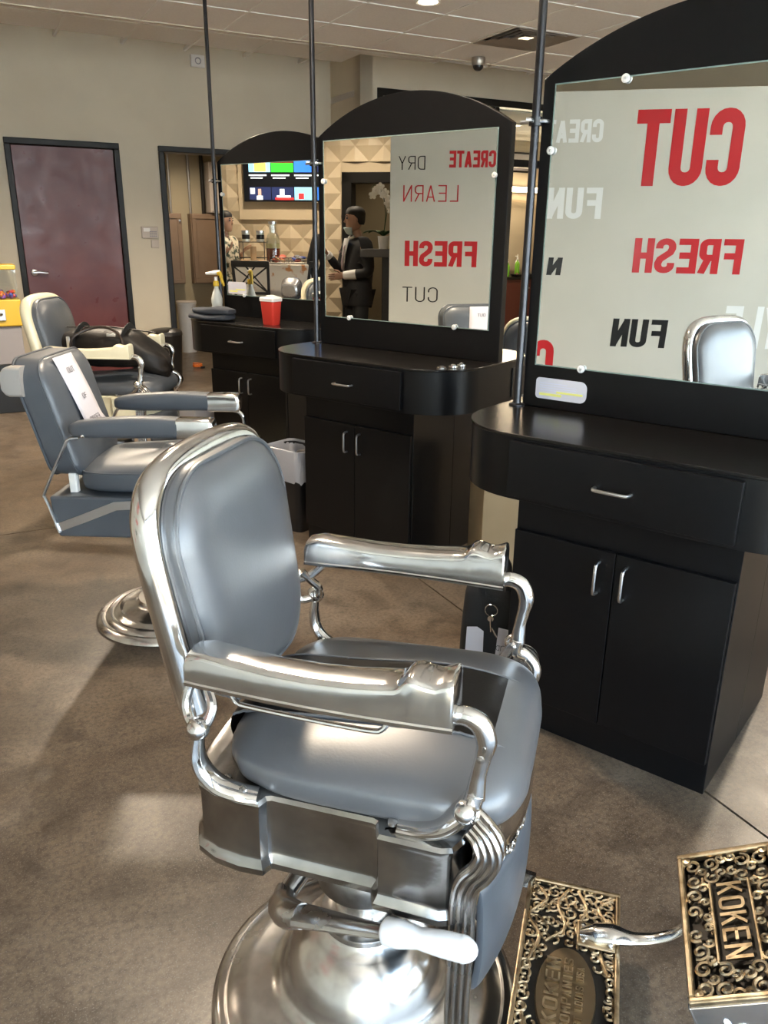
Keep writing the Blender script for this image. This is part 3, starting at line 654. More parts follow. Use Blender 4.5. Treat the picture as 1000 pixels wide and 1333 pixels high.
# red sharps box
t = thing('sharps_container', 'red sharps container with white lid on the farthest counter', 'container', at_st(2, .165, .05, .972), STATIONS[2][2])
def sq(h, z, r=.012): return [(x, y, z) for x, y in rrect(-h, h, -h * .8, h * .8, r, 4)]
MB().loft([sq(.042, 0), sq(.044, .004), sq(.053, .135), sq(.053, .140)]).build('body', 'red_plastic', t)
MB().loft([sq(.055, .140), sq(.058, .142), sq(.058, .160), sq(.052, .166)]).build('lid', 'white_plastic', t)
MB().box(-.05, .02, -.03, .035, .166, .171, Matrix.Rotation(.22, 4, 'Y')).build('flap', 'white_plastic', t, smooth=False, bevel=.002)
for k, (x, y) in enumerate(((.487, -.01), (.500, .061), (.505, .118))):
    tt = thing('clipper_guard', ('small dark round clipper cap at the front of the middle counter end', 'small chrome ring between two caps on the middle counter end', 'small chrome ring farthest back on the middle counter end')[k], 'clipper part', at_st(1, x - .02, y, .972), .3)
    MB().lathe([(.0, 0), (.020, 0), (.021, .004), (.019, .011), (.012, .012), (.0, .010)], n=20).build('cap', 'dark_steel' if k == 0 else 'chrome', tt)
    MB().lathe([(.010, .0115), (.013, .0135), (.010, .015), (.007, .0135), (.010, .0115)], n=16).build('rim', 'chrome', tt)
# ------------------------------------------------------------------ antique chrome barber chair in front
PHI = R(-16)
chair = thing('barber_chair', 'antique chrome barber chair with grey leather back in the foreground', 'barber chair', (-.03, 1.245, 0), PHI, 'barber chairs on the near side of the stations')
# base: wide ringed foot, dome, column
b_ = MB().lathe([(.0, 0), (.312, 0), (.316, .006), (.314, .020), (.303, .031), (.290, .034), (.2865, .030), (.283, .034), (.24, .047), (.20, .058), (.178, .068), (.168, .082), (.163, .10), (.150, .135), (.128, .165), (.104, .185), (.088, .196), (.084, .204), (.088, .210), (.088, .222), (.076, .228), (.064, .232)], n=72)
base = b_.build('base', 'nickel', chair, angle=50)
MB().lathe([(.0, .22), (.060, .22), (.060, .50), (.0, .50)], n=40).build('column', 'chrome', chair)
MB().lathe([(.0, .30), (.085, .30), (.094, .31), (.094, .345), (.088, .355), (.11, .42), (.15, .46), (.17, .505), (.0, .505)], n=40).build('pump_housing', 'dark_steel', chair)
# seat casting: stepped outline swept with a lipped profile
half = [(-.250, 0), (-.250, .07), (-.246, .14), (-.236, .190), (-.214, .228), (-.178, .244), (-.135, .250), (-.100, .250), (-.094, .233), (-.086, .229), (.085, .231), (.093, .234), (.098, .250), (.103, .262), (.20, .264), (.216, .258), (.226, .238), (.232, .205), (.262, .150), (.276, .08), (.280, 0)]
ol = [(x, -y) for x, y in half] + [(x, y) for x, y in half[::-1][1:-1]]
ol = ol  # counter-clockwise seen from above
def lev(d, z): return [(x, y, z) for x, y in offset_outline(ol, d)]
MB().loft([lev(-.010, .505), lev(.004, .506), (lev(.010, .511)), lev(.010, .522), lev(.002, .532), lev(.0, .540), lev(0, .628), lev(.002, .634), lev(.003, .642), lev(-.002, .648), lev(-.012, .650), lev(-.03, .650)]).build('seat_casting', 'casting', chair, angle=28)
# tan underside board
# cushion
so = superell(.038, 0, .252, .238, 4.4, 96)
def so_ring(s, z, top=0.0):
    pk = lambda x, y: 1 + (.007 * math.sin(30 * math.atan2(y, x) + 6 * math.sin(5 * math.atan2(y, x))) if .648 < z < .70 else 0)
    return [(.038 + (x - .038) * s * pk(x, y), y * s * pk(x, y), z + top * (.010 * ((x - .038) / .23) - .014 * (abs(y) * s / .22) ** 2 + .004 * math.sin(9 * math.atan2(y, x)) * max(0, s - .85))) for x, y in so]
cush = MB().loft([so_ring(.92, .645), so_ring(.965, .650), so_ring(.995, .662), so_ring(1.008, .680), so_ring(1.0, .698), so_ring(.97, .712, .6), so_ring(.915, .724, .9), so_ring(.82, .732, 1), so_ring(.66, .738, 1), so_ring(.45, .742, 1), so_ring(.2, .744, 1), so_ring(.03, .7445, 1)])
cush = cush.build('seat_cushion', 'grey_leather', chair, subd=1, angle=180)
# black centre panel: the strip of the cushion surface between two seams, lifted a hair
bpy.context.view_layer.update()
dg = bpy.context.evaluated_depsgraph_get(); ev = cush.evaluated_get(dg); em = ev.to_mesh()
bm = bmesh.new(); bm.from_mesh(em); ev.to_mesh_clear()
for y in (-.112, .088): bmesh.ops.bisect_plane(bm, geom=bm.verts[:] + bm.edges[:] + bm.faces[:], plane_co=(0, y, 0), plane_no=(0, 1, 0))
bmesh.ops.bisect_plane(bm, geom=bm.verts[:] + bm.edges[:] + bm.faces[:], plane_co=(0, 0, .655), plane_no=(0, 0, 1))
bmesh.ops.delete(bm, geom=[f for f in bm.faces if abs(f.calc_center_median().y + .012) > .1 or f.calc_center_median().z < .655], context='FACES')
bm.normal_update()
for v in bm.verts: v.co += v.normal * .0022
me = bpy.data.meshes.new('centre_panel'); bm.to_mesh(me); bm.free(); me.materials.append(MATS['black_leather'])
for p in me.polygons: p.use_smooth = True
cp = bpy.data.objects.new('centre_panel', me); COL.objects.link(cp); cp.parent = cush; cp['label'] = 'black glossy leather strip down the middle of the seat'
for s in (-1, 1):
    edge = sorted([v.co.copy() for v in me.vertices if abs(v.co.y - (s * .1 - .012)) < .004 and v.co.z > .70], key=lambda q: q.x)
    if len(edge) > 4: MB().tube(edge[::2], .0026, 6).build('piping', 'grey_leather', cush)

# backrest: upholstered pad in a chrome hoop
def tilt(p): return (p[0] - (p[2] - .80) * .165, p[1], p[2])
def arch(hw, z0, z1, rt, rb, taper=.0, k=9):
    o = rrect(-hw, hw, z0, z1, [rb, rb, rt, rt], k); return [(y * (1 - taper * max(0, (z1 - .12 - z) / (z1 - z0))), z) for y, z in o]
hoop = [(-.243, -.190, .76), (-.243, -.198, .86), (-.243, -.204, .98), (-.243, -.203, 1.045), (-.243, -.192, 1.092), (-.243, -.160, 1.128), (-.243, -.10, 1.145), (-.243, 0, 1.150)]
hoop = hoop + [(x, -y, z) for x, y, z in hoop[::-1][1:]]
hp = [tilt(p) for p in spline(hoop, 7)]
sec = [(math.cos(q) * 1.0, math.sin(q) * (1.0 + .12 * math.cos(q))) for q in [2 * math.pi * i / 20 for i in range(20)]]
MB().tube(hp, .0265, sec=sec).build('back_hoop', 'chrome', chair, angle=60)
MB().prism([(y, z) for y, z in arch(.165, .78, 1.128, .10, .03)], -.266, -.252, axis='x').build('back_shell', 'nickel', chair)
for v in chair.children[-1].data.vertices: v.co = tilt(v.co)
A0 = arch(.199, .742, 1.148, .120, .10, .17, 12)
def pad(s, x, dz=0.0):
    cz = .96
    return [tilt((x, y * s, cz + (z - cz) * (1 - (1 - s) * .75))) for y, z in A0]
MB().loft([pad(.90, -0.2460), pad(.985, -0.2380), pad(1.02, -0.2220), pad(1.022, -0.2100), pad(1.008, -0.2020), pad(.985, -0.1960), pad(.955, -0.1900), pad(.88, -0.1810), pad(.76, -0.1740), pad(.6, -0.1695), pad(.4, -0.1670), pad(.18, -0.1660), pad(.03, -0.1658)]).build('back_pad', 'grey_leather', chair, angle=180)
bp = chair.children[-1]
MB().tube(pad(1.012, -0.1975), .0042, 8, closed=True).build('piping', 'grey_leather', bp)

# arms (chrome troughs with scroll dip near the front), posts, hinges
def arm(s):
    yc = s * .243; rings = []
    xs = [-.200, -.196, -.17, -.12, -.06, 0, .06, .105, .128, .136, .144, .155, .170, .185, .197, .206, .2095, .211]
    top = [.898, .908, .914, .910, .906, .906, .909, .914, .917, .922, .931, .9335, .929, .927, .932, .936, .934, .926]
    for x, t in zip(xs, top):
        w = .030 + .004 * (x + .2) / .4; bow = .008 * math.sin(math.pi * (x + .2) / .41); zb = .858 - .0 * x
        yo = yc + s * bow; e = .004 if -.198 < x < .208 else 0
        prof = [(-w - .0015, zb), (-w - .0025, zb + .003), (-w - .0025, zb + .006), (-w, zb + .008), (-w, zb + .012), (-w, t - .011), (-w + .0012, t - .0065), (-w + .0035, t - .003), (-w + .008, t - .0008), (-w + .013, t), (0, t + .0025), (w - .013, t), (w - .008, t - .0008), (w - .0035, t - .003), (w - .0012, t - .0065), (w, t - .011), (w, zb + .012), (w, zb + .008), (w + .0025, zb + .006), (w + .0025, zb + .003), (w + .0015, zb)]
        rings.append([(x, yo + u, z) for u, z in prof])
    a = MB().loft(rings).build('arm_rest', 'chrome', chair, angle=50)
    # front post: curved bracket, pivot, forked lower limb
    P = MB()
    pts = spline([(.196, yc, .862), (.222, yc, .868), (.244, yc, .858), (.254, yc, .832), (.251, yc, .805), (.246, yc, .775), (.243, yc, .735)], 6)
    P.tube(pts, lerp_list([.013, .015, .016, .0155, .012, .0115, .015], 6), 14, sec=[(math.cos(q) * 1.0, math.sin(q) * .8) for q in [2 * math.pi * i / 14 for i in range(14)]])
    P.build('front_post', 'chrome', chair)
    fp = chair.children[-1]
    MB().lathe([(.0, s * .02), (.006, s * .0195), (.0055, s * .0225), (.0, s * .0232)], (.250, yc, .815), 12, 'y').build('rivet', 'nickel', fp)
    L = MB()
    L.tube(spline([(.243, yc, .742), (.240, yc + s * .004, .715), (.262, yc + s * .012, .700), (.281, yc + s * .012, .672), (.272, yc + s * .010, .632), (.250, yc + s * .008, .598), (.243, yc + s * .006, .55)], 6), lerp_list([.014, .015, .013, .013, .013, .014, .014], 6), 12)
    L.tube(spline([(.240, yc, .730), (.222, yc, .700), (.195, yc, .672), (.160, yc - s * .004, .656), (.128, yc - s * .004, .654)], 6), lerp_list([.014, .0145, .014, .0135, .0125], 6), up=(0, s * .25, 1), sec=[(math.copysign(abs(math.cos(q)) ** .5, math.cos(q)) * .60, math.copysign(abs(math.sin(q)) ** .5, math.sin(q)) * 1.45) for q in [2 * math.pi * i / 12 for i in range(12)]])
    L.build('front_bracket', 'chrome', chair)
    lb = chair.children[-1]
    MB().sphere((.232, yc + s * .020, .722), .0175, 18).build('ball_knob', 'chrome', lb)
    MB().lathe([(.0, .656), (.0085, .656), (.008, .661), (.0, .663)], (.120, yc - s * .002, 0), 14).build('rivet', 'nickel', lb)
    # rear hinge: looped casting and curved limb
    H = MB()
    H.tube(spline([(-.213, s * .205, .845), (-.228, s * .214, .815), (-.232, s * .222, .785), (-.218, s * .235, .765), (-.196, s * .248, .768)], 6), .0085, 10)
    H.tube(spline([(-.205, s * .21, .842), (-.190, s * .222, .820), (-.178, s * .235, .800), (-.183, s * .247, .778), (-.196, s * .25, .770)], 6), .0085, 10)
    H.tube(spline([(-.232, s * .205, .82), (-.205, s * .216, .826), (-.185, s * .226, .835), (-.165, s * .236, .855)], 5), .009, 10)
    H.build('rear_hinge', 'chrome', chair)
    rh = chair.children[-1]
    MB().sphere((-.193, s * .257, .772), .0185, 18).build('ball_knob', 'chrome', rh)
    MB().tube(spline([(-.193, s * .255, .760), (-.197, s * .256, .725), (-.190, s * .254, .695), (-.166, s * .250, .668), (-.130, s * .243, .655), (-.105, s * .238, .652)], 6), lerp_list([.010, .013, .014, .014, .013, .012], 6), sec=[(math.cos(q) * .8, math.sin(q) * 1.35) for q in [2 * math.pi * i / 12 for i in range(12)]]).build('rear_limb', 'chrome', chair)
    rl = chair.children[-1]
    for x, y in ((-.128, .243), (-.165, .225)): MB().lathe([(.0, .654), (.008, .660), (.0075, .666), (.0, .669)], (x, s * y, 0), 12).build('rivet', 'nickel', rl)
    # hinge plate on the hoop
    h = MB().prism(rrect(-.014, .014, .80, .955, .012, 5), s * .205, s * .213, axis='y').build('hinge_plate', 'satin_metal', chair)
    for v in h.data.vertices: v.co = tilt((v.co.x - .246, v.co.y, v.co.z))
    for z in (.815, .872, .935):
        c_ = tilt((-.246, 0, z))
        MB().lathe([(.0, s * .216), (.0075, s * .2155), (.0075, s * .212), (.0, s * .212)], (c_[0], 0, c_[2]), 14, 'y').build('bolt', 'nickel', h)
    # ribbed strap down to the foot plates
    sec_ = [(-1, -.30), (-1, .22), (-.72, .30), (-.62, .18), (-.40, .30), (-.16, .30), (-.08, .16), (.08, .16), (.16, .30), (.40, .30), (.62, .18), (.72, .30), (1, .22), (1, -.30)]
    if s > 0: sec_ = [(u, -v) for u, v in sec_][::-1]
    pth = spline([(.244, s * .262, .702), (.262, s * .272, .690), (.272, s * .276, .664), (.262, s * .277, .636), (.245, s * .276, .610), (.238, s * .275, .575), (.238, s * .274, .50), (.238, s * .272, .30), (.250, s * .270, .16), (.285, s * .268, .132), (.32, s * .262, .130)], 6)
    S = MB(); rings = []; W = []
    for i, q in enumerate(pth):
        d = (pth[min(i + 1, len(pth) - 1)] - pth[max(i - 1, 0)]).normalized(); w = d.cross(Vector((0, 1, 0))).normalized(); W.append(w)
        rings.append([q + w * (u * .0195) + Vector((0, s * v_, 0)) for u, v_ in ((-1, -.005), (1, -.005), (1, .004), (.9, .006), (-.9, .006), (-1, .004))])
    S.loft(rings)
    S = S.build('foot_strap', 'casting', chair, angle=30)
    for u in (-.78, -.27, .27, .78): MB().tube([q + w * (u * .0195) + Vector((0, s * .0065, 0)) for q, w in zip(pth, W)], .0036, 6).build('rib', 'nickel', S)
    if s < 0:   # slim towel rail under the near arm
        MB().tube(spline([(-.138, yc + .002, .862), (-.137, yc - .004, .842), (-.125, yc - .008, .829), (-.105, yc - .010, .826), (0, yc - .012, .824), (.085, yc - .012, .824), (.104, yc - .010, .828), (.112, yc - .006, .842), (.112, yc, .862)], 5), .0042, 10).build('towel_rail', 'chrome', chair)
arm(-1); arm(1)
# skirt front: curved bright band, scroll strip, calf pad
def fx(y, x0, bul): return x0 + bul * (1 - (y / .235) ** 2)
def sheet(x0, bul, zs, hw, th, xs=None):
    """curved shell across the front; zs list of (z, dx)"""
    rings = []
    for z, dx, hwk in zs:
        ring = [(fx(hwk * k / 10, x0, bul) + dx, hwk * k / 10, z) for k in range(-10, 11)]
        ring += [(p[0] - th, p[1], p[2]) for p in ring[::-1]]; rings.append(ring)
    return MB().loft(rings)
sheet(.245, .060, [(.645, -.004, .222), (.650, 0, .226), (.648, .004, .227), (.60, .005, .227), (.575, .004, .226), (.57, 0, .224)], .22, .012).build('front_band', 'chrome', chair, angle=40)
sheet(.242, .058, [(.568, 0, .215), (.535, 0, .215)], .215, .008).build('scroll_backing', 'plate_dark', chair)
sb = chair.children[-1]
def spiral(cx, cy, r0, r1, a0, a1, k=22): return [(cx + (r0 + (r1 - r0) * i / k) * math.cos(R(a0 + (a1 - a0) * i / k)), cy + (r0 + (r1 - r0) * i / k) * math.sin(R(a0 + (a1 - a0) * i / k))) for i in range(k + 1)]
sc = MB()
for k in range(-6, 7):
    yc = k * .032; d = 1 if k % 2 else -1
    for dd in (1, -1):
        sc.tube([(fx(yc + u, .242, .058) + .003, yc + u, .5515 + v) for u, v in spiral(.0085 * dd, .006 * d * dd, .012, .003, 180 if dd > 0 else 0, (180 if dd > 0 else 0) + 470 * d * dd, 16)], .0021, 5)
sc.build('scroll_strip', 'nickel', sb)
zs = [(.530, -.024, .208), (.540, -.010, .214), (.541, .002, .215), (.532, .009, .215), (.505, .012, .214), (.44, .013, .210), (.38, .010, .204), (.33, .002, .196), (.300, -.006, .188), (.288, -.016, .182), (.292, -.026, .178)]
sheet(.240, .060, zs, .21, .016).build('calf_pad', 'slate_leather', chair, subd=1, angle=60)
# lever with white grip on the camera side
lv = MB().tube(spline([(-.100, -.165, .385), (-.085, -.205, .398), (-.06, -.235, .420), (-.03, -.250, .438)], 6), lerp_list([.021, .026, .026, .020], 6), 14).tube(spline([(-.035, -.248, .436), (.03, -.268, .462), (.085, -.283, .482), (.13, -.295, .500)], 6), lerp_list([.020, .016, .013, .011], 6), sec=[(math.cos(q) * .7, math.sin(q) * 1.25) for q in [2 * math.pi * i / 12 for i in range(12)]]).tube([(-.095, -.18, .390), (-.08, -.10, .40), (-.05, -.03, .41)], .018, 12)
lv = lv.build('lever', 'nickel', chair)
MB().tube(spline([(.122, -.294, .500), (.128, -.2955, .502), (.150, -.300, .508), (.180, -.304, .513), (.215, -.307, .517), (.250, -.309, .519), (.264, -.3095, .5195), (.269, -.3095, .5196)], 5), lerp_list([.010, .021, .021, .0155, .019, .0195, .012, .004], 5), 20).build('lever_grip', 'white_porcelain', lv, label='white lever grip', angle=70)

# foot plates
def scroll_rows(w, h, r, mbz, z, tx):
    pass
fr = thing  # alias kept short
def plate_frame(mb, x0, x1, y0, y1, z, w, t, m):
    for q in ((x0, x1, y0, y0 + w), (x0, x1, y1 - w, y1), (x0, x0 + w, y0 + w, y1 - w), (x1 - w, x1, y0 + w, y1 - w)):
        mb.box(q[0], q[1], q[2], q[3], z, z + t, m)
I4 = Matrix.Identity(4)
ft = MB(); plate_frame(ft, .305, .505, -.28, .28, .118, .010, .014, I4)
low = ft.build('lower_foot_plate', 'brass_plate', chair, smooth=False, bevel=.003, label='pierced brass foot plate near the floor')
MB().box(.309, .501, -.276, .276, .112, .120).build('plate_bed', 'plate_dark', low, smooth=False)
rnd = random.Random(4); o = MB()
def sw(cx, cy, r, a0, turns, z, m, rad=.0026, r1=.25):
    o.tube([m @ Vector((x, y, z)) for x, y in spiral(cx, cy, r, r * r1, a0, a0 + 360 * turns, 18)], rad, 5)
for sy in (-1, 1):
    for sx in (-1, 1):
        for (dx, dy, r, a, tr) in ((.075, .245, .019, 40, 1.2), (.040, .250, .017, 200, -1.2), (.072, .205, .017, 300, 1.3), (.040, .212, .016, 90, -1.2), (.070, .165, .017, 120, 1.2), (.045, .172, .014, 20, -1.1), (.078, .128, .014, 250, 1.2), (.055, .135, .012, 60, 1.1), (.080, .088, .012, 150, -1.2), (.082, .05, .011, 10, 1.2), (.081, .012, .010, 200, 1.1), (.018, .225, .015, 130, 1.1), (.016, .180, .014, 10, -1.1)):
            sw(.405 + sx * dx, sy * dy, r, a + (180 if sx < 0 else 0) + rnd.uniform(-30, 30), tr * sx * sy, .124, I4)
        o.tube([(x, y, .123) for x, y, _ in spline([(.405 + sx * .088, sy * .268, 0), (.405 + sx * .055, sy * .228, 0), (.405 + sx * .088, sy * .175, 0), (.405 + sx * .062, sy * .125, 0), (.405 + sx * .078, sy * .06, 0)], 6)], .0042, 6)
        o.tube([(x, y, .123) for x, y, _ in spline([(.405 + sx * .01, sy * .268, 0), (.405 + sx * .03, sy * .22, 0), (.405 + sx * .012, sy * .16, 0), (.405 + sx * .05, sy * .115, 0)], 6)], .0040, 6)
for iy in range(-11, 12):
    for ix in range(-3, 4):
        x, y = .405 + .027 * ix + rnd.uniform(-.005, .005), .0245 * iy + rnd.uniform(-.005, .005)
        if ((x - .405) / .066) ** 2 + (y / .122) ** 2 < 1 or abs(x - .405) > .088: continue
        sw(x, y, rnd.uniform(.009, .014), rnd.uniform(0, 360), rnd.choice((-1, 1)) * rnd.uniform(.7, 1.2), .1235, I4, .0030, .35)
o.build('scrollwork', 'brass_plate', low)
md = MB(); md.add([(.405 + .058 * math.cos(q), .112 * math.sin(q), .1195) for q in [2 * math.pi * i / 36 for i in range(36)]] + [(.405 + .056 * math.cos(q), .108 * math.sin(q), .126) for q in [2 * math.pi * i / 36 for i in range(36)]], [tuple(range(36, 72))] + [(i, (i + 1) % 36, 36 + (i + 1) % 36, 36 + i) for i in range(36)])
md = md.build('medallion', 'brass_dark', low)
lt = MB()
# lettering runs along +y, lines step along +x
for word, x, wd, hh in (('KOKEN', .364, .150, .028), ('COMPANIES', .398, .160, .018), ('ST LOUIS USA', .423, .130, .015)):
    letter_mesh(word, wd, hh, .26, .25, .22, depth=.0045, mb=lt, xf=lambda u, v_, w_, x=x, wd=wd, hh=hh: (x + hh - v_, -wd / 2 + u, .1255 + w_))
lt.build('raised_lettering', 'brass_plate', md, smooth=False)
# upper plate, tilted, in a chrome tray
MU = Matrix.Translation((.592, 0, .350)) @ Matrix.Rotation(R(-26), 4, 'Y')
u = MB(); plate_frame(u, 0, .175, -.165, .165, 0, .011, .014, MU)
up = u.build('upper_foot_plate', 'brass_plate', chair, smooth=False, bevel=.003, label='pierced brass footrest plate on a chrome tray')
tr_ = MB()
for q in ((0, .175, -.167, -.162), (0, .175, .162, .167), (-.003, .002, -.167, .167), (.173, .178, -.167, .167)): tr_.box(q[0], q[1], q[2], q[3], -.052, .004, MU)
tr_.box(0, .175, -.165, .165, -.052, -.046, MU)
tr_.build('tray', 'chrome', up, smooth=False, bevel=.002)
MB().box(.004, .171, -.160, .160, -.012, -.008, MU).build('plate_bed', 'plate_dark', up, smooth=False)
o = MB()
for sy in (-1, 1):
    for sx in (-1, 1):
        for (dx, dy, r, a, tr) in ((.062, .135, .018, 0, 1.3), (.028, .138, .016, 90, -1.3), (.060, .098, .016, 200, 1.3), (.026, .102, .015, 300, -1.2), (.062, .062, .016, 60, 1.3), (.066, .026, .014, 120, -1.2), (.045, .045, .010, 10, 1.2), (.043, .012, .009, 220, 1.2), (.045, .080, .010, 150, -1.2), (.045, .118, .010, 20, 1.2), (.010, .112, .011, 80, 1.1), (.010, .148, .010, 180, 1.1)):
            o.tube([MU @ Vector((x, y, .004)) for x, y in spiral(.0875 + sx * dx, sy * dy, r, r * .22, a + (180 if sx < 0 else 0), a + (180 if sx < 0 else 0) + 360 * tr * sx * sy, 18)], .0033, 5)
        o.tube([MU @ Vector((.0875 + sx * .034, sy * .09, .004)), MU @ Vector((.0875 + sx * .034, 0, .004))], .003, 6)
        o.lathe([(.0, .004), (.008, .008), (.006, .012), (.0, .013)], (0, 0, 0), 10) if False else None
        bb = MB().lathe([(.0, .004), (.009, .006), (.008, .012), (.0, .014)], (.0875 + sx * .070, sy * .148, 0), 12)
        bb.v = [tuple(MU @ Vector(q)) for q in bb.v]; o.add(bb.v, bb.f)
o.build('scrollwork', 'brass_plate', up)
lt = letter_mesh('KOKEN', .168, .044, .24, .28, .22, depth=.004, xf=lambda a, b, c: MU @ Vector((.0875 - .022 + b, .084 - a, .003 + c)))
letter_mesh('ST LOUIS', .06, .007, .26, .25, .22, depth=.003, mb=lt, xf=lambda a, b, c: MU @ Vector((.047 + b, .03 - a, .004 + c)))
lt.build('raised_lettering', 'brass_plate', up, smooth=False)
for s in (-1, 1):
    y = s * .145
    k = MB().tube(spline([(.425, y, .134), (.455, y, .142), (.490, y, .150), (.53, y, .152), (.575, y, .168), (.612, y, .198), (.640, y, .250), (.655, y, .318)], 6), lerp_list([.010, .022, .022, .014, .012, .012, .013, .015], 6), sec=[(math.cos(q) * .75, math.sin(q) * 1.1) for q in [2 * math.pi * i / 12 for i in range(12)]]).build('footrest_arm', 'chrome', chair)
    MB().box(.418, .496, y - .030, y + .030, .130, .137).build('foot_bracket', 'brass_plate', k, smooth=False, bevel=.003)
    for x, dy in ((.43, .018), (.43, -.018), (.485, .020), (.485, -.020)): MB().lathe([(.0, .137), (.006, .137), (.005, .141), (.0, .142)], (x, y + dy, 0), 10).build('rivet', 'nickel', k)
# scrolled bracket under the tray
MB().tube([MU @ Vector((x, -.172, z)) for x, z in spiral(.06, -.06, .028, .010, 120, 480, 18)], .007, 8).build('tray_scroll', 'chrome', up)
# ------------------------------------------------------------------ slate barber chair with the paper sign
c2 = thing('barber_chair', 'slate grey square-backed barber chair with a paper sign on its back', 'barber chair', (-.89, 2.98, 0), R(-1), 'barber chairs on the near side of the stations')
MB().lathe([(.0, 0), (.288, 0), (.292, .005), (.288, .016), (.272, .028), (.262, .024), (.254, .024), (.246, .036), (.234, .042), (.224, .036), (.216, .038), (.208, .052), (.194, .058), (.184, .050), (.172, .056), (.14, .064), (.125, .075), (.118, .090), (.0, .090)], n=64).build('base', 'nickel', c2, angle=50)
MB().lathe([(.0, .08), (.075, .08), (.075, .30), (.055, .31), (.055, .44), (.0, .44)], n=32).build('column', 'dark_steel', c2)
MB().prism([(-.318, .475), (-.305, .436), (.24, .432), (.27, .47), (.27, .590), (-.325, .592)], -.255, .255, axis='y').build('seat_box', 'slate_leather', c2, smooth=False, bevel=.008)
for s in (-1, 1):
    MB().tube([(-.312, s * .258, .470), (-.22, s * .258, .505), (-.085, s * .258, .560), (.0, s * .258, .566), (.27, s * .258, .566)], .016, sec=[(-1, -.12), (-1, .12), (1, .12), (1, -.12)], up=(0, 0, 1)).build('side_strip', 'satin_metal', c2, smooth=False)
so2 = superell(.03, 0, .275, .225, 5, 56)
def r2(s, z, top=0): return [(.03 + (x - .03) * s, y * s, z + top * (.012 * (x - .03) / .27 - .010 * (y / .22) ** 2)) for x, y in so2]
q2 = MB().loft([r2(.93, .594), r2(.985, .602), r2(1.0, .625), r2(1.0, .665), r2(.985, .682, .6), r2(.95, .696, 1), r2(.86, .708, 1), r2(.7, .716, 1), r2(.45, .722, 1), r2(.2, .724, 1), r2(.03, .7245, 1)]).build('seat_cushion', 'slate_leather', c2, subd=1, angle=180)
MB().tube(r2(.996, .671), .004, 6, closed=True).build('piping', 'slate_leather', q2)
# back
def t2(p): return (p[0] - (p[2] - .68) * .262, p[1], p[2])
A2 = rrect(-.215, .215, .655, 1.075, [.05, .05, .085, .085], 8)
def p2_(s, x): return [t2((x, y * s, .87 + (z - .87) * (1 - (1 - s) * .6))) for y, z in A2]
bk = MB().loft([p2_(.95, -.335), p2_(1.0, -.327), p2_(1.005, -.30), p2_(1.005, -.245), p2_(1.0, -.232), p2_(.975, -.222), p2_(.93, -.214), p2_(.8, -.204), p2_(.6, -.197), p2_(.35, -.194), p2_(.1, -.193), p2_(.02, -.193)]).build('back_rest', 'slate_leather', c2, subd=1, angle=180)
MB().tube(p2_(1.004, -.233), .0045, 6, closed=True).build('piping', 'slate_leather', bk)
MB().tube(p2_(1.0, -.325), .0045, 6, closed=True).build('rear_piping', 'slate_leather', bk)
hb = MB().loft([[(x, y, z) for y, z in rrect(-.235, .10, .97 + dz, 1.075 - dz, .012, 4)] for x, dz in ((-.452, .02), (-.442, .006), (-.43, .0), (-.380, .0))])
hb.v = [(x + .0, y, z - .02) for x, y, z in hb.v]
hb.build('head_rest_bracket', 'bracket_grey', bk, angle=50)
for s in (-1, 1):
    yc = s * .235; rings = []
    for x, zb, zt, w in ((-.225, .835, .848, .012), (-.222, .822, .858, .024), (-.20, .814, .868, .031), (-.12, .812, .880, .034), (.0, .814, .888, .035), (.10, .816, .889, .035), (.165, .816, .886, .034)):
        rings.append([(x, yc + u, z) for u, z in rrect(-w, w, zb, zt, min(w * .9, (zt - zb) / 2, .017), 4)])
    ar = MB().loft(rings).build('arm_pad', 'slate_leather', c2, angle=60)
    rings = [[(x, yc + u, z) for u, z in rrect(-.034, .034, .813 + d, .886 - d * 2, .010, 4)] for x, d in ((.163, 0), (.22, .0), (.275, .0), (.288, .003), (.292, .010))]
    MB().loft(rings).build('arm_cap', 'chrome', ar, angle=50)
    sd = MB().tube(spline([(-.19, yc + s * .02, .815), (-.225, yc + s * .024, .808), (-.245, yc + s * .025, .780), (-.333, yc + s * .025, .615), (-.337, yc + s * .025, .59), (-.328, yc + s * .025, .56), (-.30, yc + s * .024, .455)], 5), .008, sec=[(math.cos(q) * .7, math.sin(q) * 1.3) for q in [2 * math.pi * i / 10 for i in range(10)]]).build('side_bar', 'satin_metal', c2)
    MB().lathe([(.0, 0), (.007, 0), (.006, s * .006), (.0, s * .007)], (-.17, yc + s * .03, .822), 10, 'y').build('bolt', 'chrome', sd)
    MB().tube(spline([(.262, yc, .815), (.288, yc, .805), (.302, yc, .775), (.300, yc, .70), (.280, yc, .62), (.262, yc + s * .012, .56)], 5), .0075, 10).build('front_rod', 'chrome', c2)
MB().box(-.27, -.24, -.20, -.17, .585, .665).build('back_hinge', 'white_plastic', c2, smooth=False, bevel=.006)
MB().box(-.27, -.24, .17, .20, .585, .665).build('back_hinge', 'white_plastic', c2, smooth=False, bevel=.006)
MB().tube(spline([(.18, -.265, .50), (.23, -.28, .49), (.30, -.29, .47)], 4), .009, 8).build('lever', 'satin_metal', c2)
